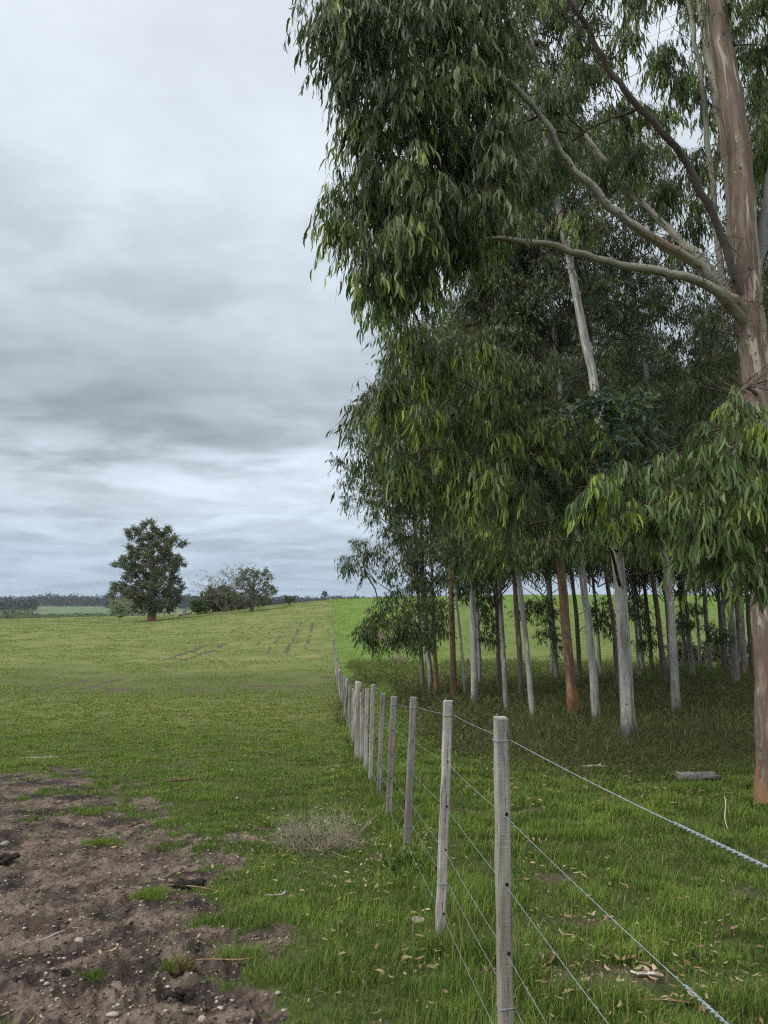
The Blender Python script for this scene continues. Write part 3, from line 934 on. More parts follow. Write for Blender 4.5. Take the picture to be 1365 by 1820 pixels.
for idx, (key, bp, wpx, bark, up, H, cv, label) in enumerate(TL):
    rng = np.random.default_rng(300 + idx)
    tall = bp[0] > 925
    if tall:
        H = H + 6.0
    g = hit(*bp)
    Y = g[1]
    pts = [g] + [pix(a, b, Y) for a, b in up]
    top = pts[-1]
    d = unit(pts[-1] - pts[-2])
    rest = H - (top[2] - g[2])
    if rest > 0.5:
        d = unit(d * np.array([0.7, 0.7, 1]))
        pts.append(top + d * rest / d[2])
    path = np.array(pts) - g
    path[0, 2] = -0.12
    r0 = wpx * 0.5 * Y / FPX * 0.97
    root = thing('eucalyptus_tree', label, 'tree', g, grp)
    mb, P, rad = trunk_mesh(path, r0, max(0.03, r0 * 0.28), rng, 12 if wpx > 12 else 9)
    mb.build('trunk', M[bark], root)
    TREES[key] = dict(root=root, g=g, P=P, rad=rad, H=H, bark=bark, C=[], rng=rng, Y=Y)
    if cv is not None:
        o = link('crown', (TALL if tall else CROWNS)[cv], root)
        s = H / (20.5 if tall else 13.5)
        o.scale = (s * rng.uniform(0.9, 1.15), s * rng.uniform(0.9, 1.15), s)
        o.rotation_euler = (0, 0, rng.uniform(0, 6.28))
        i = np.argmin(np.abs(P[:, 2] - H * 0.6))
        o.location = (P[i, 0], P[i, 1], 0)

# ------------------------------------------------------------------ crowns drawn out clump by clump for the trees seen in front
def place(poly, n, sep, Y0, Y1, rng):
    q = in_poly(poly, n, rng, sep)
    Yd = rng.uniform(Y0, Y1, len(q))
    return np.array([pix(a, b, y) for (a, b), y in zip(q, Yd)])


def give(points, keys):
    """each clump goes to the nearest of the named trees"""
    for p in points:
        best, bd = None, 1e9
        for k in keys:
            t = TREES[k]
            d = np.hypot(*(t['P'][:, :2] + t['g'][:2] - p[:2]).T).min()
            if d < bd:
                best, bd = k, d
        TREES[best]['C'].append(p)


rng = np.random.default_rng(77)
MIDP = [(690, 600), (740, 585), (830, 600), (900, 600), (1000, 640), (1150, 640), (1190, 760), (1160, 880), (1060, 900), (980, 930), (850, 910), (790, 900), (700, 880), (650, 810), (640, 740), (690, 680)]
MID2 = [(650, 520), (900, 470), (1250, 450), (1300, 700), (1200, 720), (1000, 600), (720, 620)]
EDGEP = [(588, 800), (630, 755), (640, 720), (680, 640), (800, 620), (830, 700), (830, 950), (770, 1000), (700, 960), (650, 905), (600, 890), (585, 840)]
MIDL = [(690, 600), (740, 585), (830, 600), (880, 620), (915, 700), (960, 800), (930, 920), (850, 910), (790, 900), (700, 880), (650, 810), (640, 740), (690, 680)]
give(place(MIDL, 50, 28, 10.5, 15.5, rng), ['t14', 't16', 't11', 't6'])
give(place([(960, 760), (1040, 740), (1180, 760), (1180, 860), (1100, 905), (980, 925)], 15, 26, 11.3, 13, rng), ['t18', 't14'])
give(place([(930, 620), (1190, 640), (1200, 880), (950, 900)], 40, 26, 19.5, 25, rng), ['t14', 't16', 't22'])
give(place(MID2, 75, 30, 20.5, 28, rng), ['t14', 't16', 't22', 't17'])
give(place([(690, 640), (800, 600), (840, 640), (860, 860), (820, 960), (760, 900), (690, 870), (650, 800)], 40, 28, 18, 26, rng), ['t6', 't5', 't4'])
give(place(EDGEP, 80, 20, 26, 36, rng), ['t1', 't2', 't4', 't5'])
give(place([(605, 990), (640, 960), (668, 985), (650, 1025), (618, 1022)], 6, 12, 30, 33, rng), ['t1'])
give(place([(650, 930), (740, 940), (760, 1040), (690, 1030)], 12, 16, 29, 34, rng), ['t1', 't2'])
give(place([(640, 1075), (690, 1060), (800, 1065), (790, 1140), (720, 1150), (690, 1110), (650, 1105)], 22, 15, 29, 33, rng), ['t1', 't2', 't3'])
give(place([(636, 1120), (662, 1115), (676, 1160), (650, 1160)], 5, 10, 30, 32, rng), ['t1'])
give(place([(690, 1100), (715, 1100), (720, 1150), (690, 1160)], 4, 10, 30, 32, rng), ['t1'])
give(place([(850, 1040), (880, 1040), (878, 1150), (850, 1150)], 8, 14, 34, 37, rng), ['t7'])
give(place([(790, 900), (960, 920), (1180, 900), (1200, 980), (1000, 970), (880, 1000), (800, 1010)], 42, 20, 16, 26, rng), ['t6', 't9', 't11', 't16', 't14', 't18'])
give(place([(920, 1060), (950, 1065), (945, 1100), (920, 1100)], 3, 10, 38, 41, rng), ['t12'])
give(place([(955, 1070), (985, 1060), (1000, 1150), (950, 1150)], 9, 12, 38, 42, rng), ['t12', 't13'])
give(place([(1045, 1070), (1085, 1070), (1085, 1120), (1050, 1120)], 7, 12, 36, 40, rng), ['t15', 't17'])
give(place([(1110, 1060), (1150, 1060), (1160, 1150), (1120, 1145)], 9, 12, 38, 42, rng), ['t19', 't20'])
give(place([(1190, 1050), (1250, 1050), (1250, 1130), (1200, 1120)], 9, 14, 38, 42, rng), ['t23', 't24'])
give(place([(1265, 1110), (1300, 1110), (1300, 1140), (1270, 1140)], 4, 12, 38, 42, rng), ['t25'])
give(place([(1200, 1000), (1340, 1000), (1340, 1060), (1250, 1060)], 12, 16, 26, 36, rng), ['t23', 't26', 't25'])
HANG = place([(692, 945), (720, 925), (770, 935), (792, 960), (785, 1030), (750, 1055), (715, 1010)], 15, 14, 14.5, 15.6, rng)
TREES['t14']['hang'] = HANG
TREES['t18']['hang'] = place([(690, 600), (760, 580), (880, 610), (960, 720), (990, 850), (900, 880), (760, 860), (680, 770)], 24, 38, 9.2, 11.0, rng)

def connect(mb, P, C, rng, near):
    """branches: each clump hangs on the trunk or on a clump closer to it"""
    hd = np.array([np.hypot(*(P[:, :2] - c[:2]).T).min() for c in C])
    done = np.zeros((0, 3))
    for k in np.argsort(hd):
        c = C[k]
        ht = c[2] - P[0, 2]
        zt = P[0, 2] + max(ht - 0.5 * hd[k], min(3.4, ht * 0.7))
        i = np.argmin(np.abs(P[:, 2] - zt))
        A, cost = P[i], np.linalg.norm(P[i] - c)
        r0 = min(0.042, 0.012 + 0.009 * cost)
        if len(done):
            dv = np.linalg.norm(done - c, axis=1) * 1.25 + np.maximum(done[:, 2] - c[2], 0) * 0.6
            j = np.argmin(dv)
            if dv[j] < cost:
                A = done[j]
                r0 = 0.007 + 0.006 * dv[j]
        limb(mb, A, c, r0, 0.006, rng, 1, 7, 0.06, 5, P[0, 2])
        done = np.vstack([done, c])


for key, t in TREES.items():
    C = np.array(t['C'])
    if not len(C):
        continue
    rng = t['rng']
    P = t['P'] + t['g']
    near = t['Y'] < 21
    # top of the crown above what the outline covers
    ztop = P[-1, 2]
    zc = C[:, 2].max()
    extra = []
    if ztop > zc + 1 and t['Y'] > 20:
        for z in np.arange(zc + 0.3, ztop, 0.42):
            i = np.argmin(np.abs(P[:, 2] - z))
            a = rng.uniform(0, 6.28)
            w = rng.uniform(0.1, 1.1)
            extra.append(P[i] + [w * math.cos(a), w * math.sin(a), 0.2])
        extra = [e for e in extra if True]
    Call = np.vstack([C, extra]) if extra and near else C
    mb = MB()
    connect(mb, P, Call, rng, near)
    if near:
        clumps(mb, Call, 0.40 + 0.010 * t['Y'], 270, rng, 0.24, 0.031, 2.0, True, 0.30, 10, 0.8, hang=0.6)
        if 'hang' in t:
            connect(mb, P, t['hang'], rng, near)
            clumps(mb, t['hang'], 0.36, 230, rng, 0.24, 0.028, 2.2, True, 0.5, 10, 0.8, hang=0.8)
    else:
        clumps(mb, Call, 0.62, 210, rng, 0.24, 0.04, 1.4, False, 0.08, 8, 0.8, twig_r=0.006)
    for k in range(len(mb.V)):
        mb.V[k] = mb.V[k] - t['g']
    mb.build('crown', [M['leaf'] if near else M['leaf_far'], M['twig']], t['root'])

# tops that close the wood behind: the featured trees keep a shared crown above
for key, cv in (('t14', 0), ('t16', 1), ('t18', 2), ('t22', 3), ('t6', 0), ('t11', None)):
    if cv is None:
        continue
    t = TREES[key]
    o = link('upper_crown', CROWNS[cv], t['root'])
    o.scale = (1.0, 1.0, 0.85) if t['H'] > 16 else (0.95, 0.95, 0.62)
    o.rotation_euler = (0, 0, 1.3 * cv)
    P = t['P']
    o.location = (P[-6, 0], P[-6, 1], t['H'] - (11.0 if t['H'] > 16 else 8.0))

# ------------------------------------------------------------------ the big tree on the right
def big_tree():
    rng = np.random.default_rng(9)
    Y = 8.7
    g = hit(1384, 1425)
    Y = g[1]
    root = thing('eucalyptus_tree', 'big nearest eucalyptus at the right edge, forking trunk with orange foot and wide drooping limbs', 'tree', g, grp)

    def w(p, y=Y):
        return pix(p[0], p[1], y) - g
    trunk = np.array([[0, 0, -0.15]] + [w(p) for p in [(1382, 1300), (1375, 1120), (1366, 950), (1356, 780), (1341, 640), (1330, 540), (1322, 400), (1307, 210), (1286, 100), (1266, -60), (1250, -220)]])
    mb, P, rad = trunk_mesh(trunk, 0.255, 0.105, rng, 28, 1.12, n=60)
    mb.build('trunk', M['bark_mixed'], root)
    # limbs: pixels, forward distances, start and end radius, bark
    limbs = [
        ([(1337, 640), (1331, 570), (1352, 430), (1372, 300), (1395, 100), (1410, -100)], [8.7, 8.7, 8.8, 8.9, 9.2, 9.5], 0.10, 0.05, 'bark_grey'),
        ([(1337, 640), (1331, 570), (1304, 440), (1298, 340), (1284, 230), (1262, 110), (1243, -10), (1225, -150)], [8.7, 8.7, 8.95, 9.1, 9.2, 9.3, 9.4, 9.4], 0.095, 0.05, 'bark_limb'),
        ([(1337, 640), (1331, 570), (1284, 490), (1264, 310), (1247, 151), (1229, 40), (1215, -80)], [8.7, 8.7, 9.0, 9.2, 9.3, 9.4, 9.4], 0.055, 0.03, 'bark_limb'),
        ([(1337, 640), (1331, 570), (1296, 460), (1272, 387), (1217, 284), (1181, 236), (1120, 175), (1078, 115), (1042, 48), (1005, -20)], [8.7, 8.7, 8.5, 8.4, 8.2, 8.1, 8.0, 7.9, 7.8, 7.7], 0.06, 0.03, 'bark_brown'),
        ([(1337, 640), (1331, 570), (1285, 520), (1232, 466), (1169, 429), (1108, 387), (1054, 335), (999, 272), (957, 199), (903, 145), (842, 115), (770, 100)], [8.7, 8.7, 8.4, 8.2, 8.0, 7.9, 7.8, 7.7, 7.6, 7.5, 7.5, 7.5], 0.085, 0.02, 'bark_limb'),
        ([(1338, 650), (1332, 590), (1289, 535), (1235, 496), (1144, 478), (1066, 462), (963, 432), (854, 423), (770, 417), (690, 400)], [8.7, 8.7, 8.4, 8.2, 8.0, 7.9, 7.8, 7.7, 7.6, 7.5], 0.085, 0.018, 'bark_limb'),
        ([(1337, 640), (1331, 570), (1241, 459), (1193, 411), (1120, 340), (1040, 240)], [8.7, 8.7, 9.0, 9.3, 9.8, 10.3], 0.085, 0.03, 'bark_limb'),
        ([(1348, 780), (1300, 800), (1230, 840), (1160, 870), (1085, 885)], [8.7, 7.6, 6.4, 5.8, 5.6], 0.05, 0.014, 'bark_brown'),
        ([(1358, 1045), (1320, 1000), (1270, 985), (1220, 1000)], [8.7, 7.8, 6.6, 5.9], 0.045, 0.014, 'bark_brown'),
        ([(1345, 700), (1330, 690), (1300, 700)], [8.7, 7.4, 6.2], 0.03, 0.012, 'bark_brown'),
    ]
    skel, skel_r = [P + 0], [rad]
    for pts, ys, r0, r1, bk in limbs:
        Q = np.array([w(p, y + Y - 8.7) for p, y in zip(pts, ys)])
        n = 4 * len(Q)
        Q = spline(Q, n)
        Q[2:-1] += rng.standard_normal((n - 3, 3)) * 0.012
        t = np.linspace(0, 1, n)
        rr = r0 + (r1 - r0) * t ** 0.8
        m2 = MB()
        m2.tube(Q, rr, 14 if r0 > 0.07 else 9, 0, True, None, 0.02, rng)
        a = np.array(m2.A[-1])
        a[:, 2] = np.clip(m2.V[-1][:, 2] / 10, 0.45, 1)
        m2.A[-1] = a
        m2.build('branch', M[bk], root)
        skel.append(Q[3:])
        skel_r.append(rr[3:])
    SK = np.concatenate(skel)
    SR = np.concatenate(skel_r)
    BIGL = [(570, -60), (575, 60), (600, 130), (622, 235), (655, 280), (620, 330), (602, 420), (640, 470), (660, 530), (700, 560), (760, 500), (850, 440), (900, 300), (900, -60)]
    BIGR = [(880, -60), (900, 300), (850, 430), (1000, 420), (1120, 400), (1300, 420), (1420, 350), (1420, -60)]
    C = [place(BIGL, 100, 29, 6.7, 8.6, rng), place(BIGR, 42, 44, 8.9, 11.2, rng), place(BIGR, 34, 50, 11.2, 13.5, rng),
         place([(585, -300), (1400, -300), (1400, -60), (585, -60)], 60, 60, 6.8, 10.5, rng)]
    R1 = place([(1215, 790), (1280, 700), (1330, 690), (1340, 760), (1420, 760), (1420, 1000), (1350, 1030), (1240, 985), (1170, 920), (1130, 880), (1200, 860)], 30, 26, 5.0, 6.4, rng)
    R2 = place([(1060, 860), (1110, 845), (1210, 850), (1220, 890), (1130, 905), (1080, 925)], 7, 22, 5.4, 5.9, rng)
    A = np.concatenate(C) - g
    Bc = np.concatenate([R1, R2]) - g
    mb = MB()
    allc = np.concatenate([A, Bc])
    order = np.argsort([np.linalg.norm(SK - c, axis=1).min() for c in allc])
    NK, NR = SK.copy(), SR.copy()
    for c in allc[order]:
        dv = NK - c
        cost = np.linalg.norm(dv, axis=1) + np.maximum(dv[:, 2], 0) * 1.2
        i = int(np.argmin(cost))
        Ld = np.linalg.norm(dv[i])
        limb(mb, NK[i], c, min(NR[i] * 0.6, 0.006 + 0.012 * Ld), 0.005, rng, 1, 8, 0.05, 5)
        NK = np.vstack([NK, c])
        NR = np.append(NR, 0.014)
        # dead fine twigs along the bare limb
    clumps(mb, A, 0.37, 360, rng, 0.195, 0.0225, 2.5, True, 0.15, 12, 0.8, twig_r=0.0035, hang=0.85)
    clumps(mb, Bc, 0.28, 175, rng, 0.165, 0.0205, 2.0, True, 0.16, 12, 0.7, twig_r=0.003, hang=0.45)
    # bare dead twigs inside the crown
    k = rng.integers(len(P), len(SK), 700)
    d = unit(rng.standard_normal((700, 3)) + [-0.3, 0, -0.1])
    ln = rng.uniform(0.15, 0.8, 700)[:, None]
    twigs(mb, SK[k], SK[k] + d * ln * 0.5 + rng.standard_normal((700, 3)) * 0.04, SK[k] + d * ln, 0.005)
    mb.build('crown', [M['leaf'], M['twig']], root)
    # ribbons of loose bark hanging from the limbs
    for q in rng.choice(np.arange(len(P), len(SK)), 24, replace=False):
        m3 = MB()
        b = SK[q] - np.array([0, 0, SR[q] * 0.8])
        ln = rng.uniform(0.12, 0.55)
        sw = rng.normal(0, 0.06, (2, 3))
        m3.tube(spline(np.array([b + [0, 0, 0.02], b + [0, 0, -ln * 0.5] + sw[0], b + [0, 0, -ln] + sw[1]]), 8), np.linspace(0.009, 0.003, 8), 5, 0, True, None, 0.1, rng, flat=0.35)
        m3.build('bark_ribbon', M['dry_bark'], root)
    return root


big_tree()


def juvenile():
    """young eucalyptus shoots with broad bluish leaves, growing among the middle trunks"""
    rng = np.random.default_rng(41)
    t = TREES['t18']
    g = t['g']
    C = place([(1000, 760), (1060, 690), (1180, 720), (1190, 860), (1120, 900), (1000, 920), (950, 880)], 34, 22, 10.8, 12.6, rng) - g
    mb = MB()
    P = t['P']
    for c in C:
        i = np.argmin(np.abs(P[:, 2] - (c[2] - 0.4)))
        limb(mb, P[i], c, 0.015, 0.005, rng, 1, 7, 0.06, 5)
    clumps(mb, C, 0.34, 90, rng, 0.15, 0.05, 0.35, True, 0.12, 8, 0.9, twig_r=0.004, hang=0.25)
    o = mb.build('shoots', [M['leaf_blue'], M['twig']], t['root'])
    o['label'] = 'broad bluish young leaves low on the trunk'


juvenile()

# ------------------------------------------------------------------ wire fence
def build_fence():
    rng = np.random.default_rng(12)
    root = thing('wire_fence', 'weathered grey wooden post and wire fence running from the foreground to the hill crest', 'fence', (0, 0, 0))
    # forward distance, extra height, lean to the right (deg), width
    spec = [(0.95, 1.36, 0, .066), (2.80, 1.36, 0.1, .051), (4.34, 1.36, 2.6, .052), (6.1, 1.34, 2.9, .058), (7.8, 1.30, 2.8, .064), (9.2, 1.32, 2.4, .060), (10.85, 1.38, 1.6, .062), (12.2, 1.34, 1.2, .062),
            (13.5, 1.30, 0.2, .07), (15.0, 1.50, 0.3, .155), (15.5, 1.40, 0.5, .10)]
    Y = 17.0
    i = 0
    while Y < 172:
        spec.append((Y, 1.32 + rng.uniform(-.07, .07), rng.normal(0, 1.8), rng.uniform(.05, .07) if i % 5 else 0.12))
        Y += 1.6 if Y < 70 else 2.6
        i += 1
    spec = spec[:96]
    tops = []
    offs = (0.085, 0.35, 0.60, 0.84, 1.03, 1.19)
    base_mesh = {}
    for k, (Y, H, lean, wd) in enumerate(spec):
        x = fence_x(Y)
        z = float(terrain(x, Y))
        if wd > 0.09:
            r = wd / 2
            mb = MB()
            n = 16
            zz = np.concatenate([[-0.3], np.linspace(0, H - 0.012, 12), [H]])
            P = np.stack([rng.normal(0, 0.003, len(zz)), rng.normal(0, 0.003, len(zz)), zz], -1)
            rad = np.full(len(zz), r) * (1 + rng.normal(0, 0.02, len(zz)))
            rad[-1] = r * 0.86
            mb.tube(P, rad, n, 0, True, None, 0.02, rng)
        else:
            # sawn square post with worn edges
            h = wd / 2
            b = 0.006
            prof = np.array([(-h + b, -h), (h - b, -h), (h, -h + b), (h, h - b), (h - b, h), (-h + b, h), (-h, h - b), (-h, -h + b)])
            zz = np.concatenate([[-0.3], np.linspace(0.0, H - 0.006, 14 if Y < 25 else 4), [H]])
            V = []
            for q, zq in enumerate(zz):
                s = 0.95 if q == len(zz) - 1 else 1.0
                V.append(np.concatenate([prof * s + rng.normal(0, 0.0009, prof.shape) + rng.normal(0, 0.0012, 2), np.full((8, 1), zq)], 1))
            V = np.concatenate(V)
            m_ = len(zz)
            ii = np.arange(m_ - 1)[:, None] * 8
            jj = np.arange(8)[None]
            Q = np.stack([ii + jj, ii + (jj + 1) % 8, ii + 8 + (jj + 1) % 8, ii + 8 + jj], -1).reshape(-1, 4)
            top = (m_ - 1) * 8
            T = np.array([[top, top + a, top + a + 1] for a in range(1, 7)])
            mb = MB()
            mb.add(V, Q, T)
        p = mb.build('post', M['post'], root, (x, Y, z), smooth=wd > 0.09)
        p.rotation_euler = (R(rng.uniform(-0.8, 0.8)), R(lean), R(math.degrees(math.atan(-FS)) + rng.uniform(-3, 3)))
        if k == 9:
            p['label'] = 'thick round strainer post'
        tl = math.tan(R(lean))
        tops.append((x, Y, z, H, tl, wd))
        if Y < 11:
            # dark discs painting the shade in bored wire holes on the face towards the viewer, and the wire ties
            for o_ in offs[1:4] + offs[5:]:
                hz = H - o_
                if hz < 0.05:
                    continue
                a = np.linspace(0, 2 * np.pi, 12, endpoint=False)
                rr_ = 0.0062
                cx = rng.uniform(0.002, 0.010)
                Vh = np.concatenate([np.stack([cx + rr_ * np.cos(a), np.full(12, -wd / 2 - 0.0012), hz + 1.25 * rr_ * np.sin(a)], -1), [[cx, -wd / 2 - 0.0012, hz]]])
                Th = np.array([[12, j, (j + 1) % 12] for j in range(12)])
                m2 = MB()
                m2.add(Vh, None, Th)
                m2.build('wire_hole_shade', M['hole'], p, smooth=False)
            for o_ in (offs[0], offs[4]):
                hz = H - o_
                if hz < 0.05:
                    continue
                h = wd / 2 + 0.0022
                loop = np.array([(-h, -h), (h, -h), (h, h), (-h, h), (-h, -h)])
                Pp = np.concatenate([loop, np.array([[hz], [hz + 0.004], [hz], [hz - 0.003], [hz]])], 1)
                m2 = MB()
                Pq = np.concatenate([np.linspace(Pp[j], Pp[j + 1], 5)[:-1] for j in range(4)] + [Pp[-1:]])
                m2.tube(Pq, 0.0019, 6)
                if o_ == offs[0]:
                    e0 = np.array([h, -h, hz])
                    m2.tube(np.array([e0, e0 + [-0.025, -0.012, 0.05], e0 + [-0.055, -0.014, 0.105]]), 0.0014, 5)
                m2.build('wire_tie', M['metal'], p)
    # six strands
    T = np.array([t[:4] for t in tops])
    TL_ = np.array([t[4] for t in tops])
    for s, o_ in enumerate(offs):
        hz = T[:, 3] - o_
        mean = 1.34 - o_
        hz = 0.6 * hz + 0.4 * mean
        side = 0.034 if s in (0, 4) else 0.004
        P = np.stack([T[:, 0] + TL_ * hz + side, T[:, 1], T[:, 2] + np.maximum(hz, 0.08)], -1)
        if s == 0:
            P[:, 2] = T[:, 2] + T[:, 3] - o_
        # one point just behind the viewer
        first = P[0] + (P[0] - P[1]) * np.array([1.0, 1.0, 1.0])
        P = np.concatenate([[first], P])
        mb = MB()
        pts = []
        for a, b in zip(P[:-1], P[1:]):
            t = np.linspace(0, 1, 6)[:-1, None]
            seg = a * (1 - t) + b * t
            seg[:, 2] -= (np.sin(t[:, 0] * np.pi)) * 0.008
            pts.append(seg)
        pts = np.concatenate(pts + [P[-1:]])
        mb.tube(pts, 0.0012 if s != 0 else 0.0015, 6)
        wr = mb.build('wire', M['metal'], root)
        if s in (0, 1):
            # twisted repair splice wound round the strand near the viewer
            y0, y1 = (0.98, 1.50) if s == 0 else (0.98, 1.42)
            n = 160
            yy = np.linspace(y0, y1, n)
            cx = np.interp(yy, pts[:, 1], pts[:, 0])
            cz = np.interp(yy, pts[:, 1], pts[:, 2])
            for ph in (0, np.pi):
                an = np.linspace(0, 2 * np.pi * 15, n) + ph
                H_ = np.stack([cx + 0.0022 * np.cos(an), yy, cz + 0.0022 * np.sin(an)], -1)
                m2 = MB()
                m2.tube(H_, 0.0017, 6)
                m2.build('splice', M['metal'], wr)
    return tops


FENCE = build_fence()

# ------------------------------------------------------------------ grass
def build_grass():
    rng = np.random.default_rng(21)
    N = 1450000
    q = rng.uniform(0, 1, N)
    a = 0.62
    Y = (2.0 ** a + q * (46.0 ** a - 2.0 ** a)) ** (1 / a)
    X = rng.uniform(-0.68, 0.68, N) * (Y + 0.4)
    dirt, crop, forest, dry, bare, field = masks(X, Y)
    fx = X - fence_x(Y)
    tn = fbm(X * 2.3, Y * 2.3, 71, 4)
    nz = fbm(X * 9, Y * 9, 73, 3)
    keep = (dirt + (nz - 0.5) * 1.6 < 0.95) & (bare + (nz - 0.5) < 0.45)
    keep &= rng.uniform(0, 1, N) > forest * 0.68
    tuft = np.clip((fbm(X * 3.6, Y * 3.6, 75, 3) - 0.42) * 4, 0, 1)
    keep &= rng.uniform(0, 1, N) < 0.6 + 0.6 * tuft
    keep &= rng.uniform(0, 1, N) > sstep(16, 44, Y)
    keep &= rng.uniform(0, 1, N) > sstep(0.25, 0.7, dirt + (nz - 0.5) * 0.9) * 0.965
    X, Y, tn, dry, fx, tuft, forest = (v[keep] for v in (X, Y, tn, dry, fx, tuft, forest))
    n = len(X)
    Z = terrain(X, Y)
    right = sstep(-0.3, 0.5, fx)
    h = (0.020 + 0.028 * tuft + right * (0.010 + 0.024 * tuft)) * rng.uniform(0.5, 1.5, n)
    h *= 1 + 0.5 * sstep(12, 40, Y)
    stalk = rng.uniform(0, 1, n) < 0.010 + 0.010 * right
    h = np.where(stalk, h * 1.8 + 0.02, h)
    # rank growth along the wires
    h *= 1 + (0.8 * np.exp(-(fx / 0.35) ** 2) + 1.4 * np.exp(-(fx / 0.14) ** 2)) * rng.uniform(0, 1, n)
    w = 0.0026 * np.maximum(1.0, Y / 4.2) * rng.uniform(0.7, 1.4, n)
    az = rng.uniform(0, 2 * np.pi, n)
    d = np.stack([np.cos(az), np.sin(az), np.zeros(n)], -1)
    s = np.stack([-np.sin(az), np.cos(az), np.zeros(n)], -1)
    B = np.stack([X, Y, Z - 0.004], -1)
    bend = rng.uniform(0.2, 1.0, n)[:, None] * h[:, None]
    m1 = B + d * bend * 0.35 + np.array([0, 0, 1.0]) * h[:, None] * 0.62
    tp = B + d * bend * 1.0 + np.array([0, 0, 1.0]) * h[:, None] * 0.95
    w = w[:, None]
    V = np.stack([B - s * w * 0.5, B + s * w * 0.5, m1 + s * w * 0.42, m1 - s * w * 0.42, tp], 1).reshape(-1, 3)
    o = np.arange(n)[:, None] * 5
    Q = o + np.array([[0, 1, 2, 3]])
    T = o + np.array([[3, 2, 4]])
    r = np.clip((tn - 0.5) * 1.6 + 0.45 + 0.40 * sstep(8, 26, Y) - 0.22 * (1 - right) * sstep(30, 34, Y) * sstep(46, 41, Y) + rng.normal(0, 0.16, n) - 0.15 * forest, 0, 1)
    r = np.where(stalk, 1.0, r)
    y = np.clip(rng.normal(0.05, 0.28, n), 0, 0.9) * (0.6 + 0.6 * tuft)
    b = np.clip((rng.uniform(0, 1, n) < 0.08 + 0.50 * dry + 0.12 * forest) * rng.uniform(0.3, 0.9, n), 0, 1)
    b = np.where(stalk, rng.uniform(0.2, 0.7, n), b)
    tone = np.repeat(np.stack([r, y, b], -1), 5, 0)
    me = mesh_np('grass', V, Q, T, [M['grass']], attrs={'tone': tone})
    tag(link('grass', me), 'short green pasture grass on both sides of the fence', 'grass', kind='stuff')


build_grass()


def build_far_grass():
    """coarse tufts that give the further pasture and the sown field their grain"""
    rng = np.random.default_rng(22)
    N = 330000
    a = 0.55
    Y = (26.0 ** a + rng.uniform(0, 1, N) * (185.0 ** a - 26.0 ** a)) ** (1 / a)
    X = rng.uniform(-0.62, 0.64, N) * Y
    dirt, crop, forest, dry, bare, field = masks(X, Y)
    cl = fbm(X * 0.45, Y * 0.45, 171, 4)
    keep = (rng.uniform(0, 1, N) < sstep(26, 44, Y)) & (rng.uniform(0, 1, N) < sstep(0.36, 0.62, cl) * 0.9 + 0.1) & (bare < 0.35) & (rng.uniform(0, 1, N) > forest)
    X, Y, crop, dry, cl = X[keep], Y[keep], crop[keep], dry[keep], cl[keep]
    n = len(X)
    h = rng.uniform(0.035, 0.10, n) * (0.6 + 0.9 * sstep(0.4, 0.7, cl)) * (1 + Y / 220)
    w = 0.00085 * Y * rng.uniform(0.5, 1.3, n)
    az = rng.uniform(0, 2 * np.pi, n)
    sd_ = np.stack([np.cos(az), np.sin(az), np.zeros(n)], -1)
    D = unit(np.stack([rng.normal(0, 0.5, n), rng.normal(0, 0.5, n), np.ones(n)], -1))
    mb = MB()
    b = (rng.uniform(0, 1, n) < 0.10 + 0.28 * dry * (1 - crop)) * rng.uniform(0.4, 0.9, n)
    tone = np.stack([np.clip(rng.normal(0.82, 0.2, n), 0, 1), np.clip(rng.normal(0.35, 0.25, n) + 0.5 * crop, 0, 0.95), b], -1)
    leaves(mb, np.stack([X, Y, terrain(X, Y) - 0.01], -1), D, sd_, h, w, tone, False)
    tag(mb.build('far_grass', [M['grass']]), 'tufted pasture and young crop covering the far slopes', 'grass', kind='stuff')


build_far_grass()


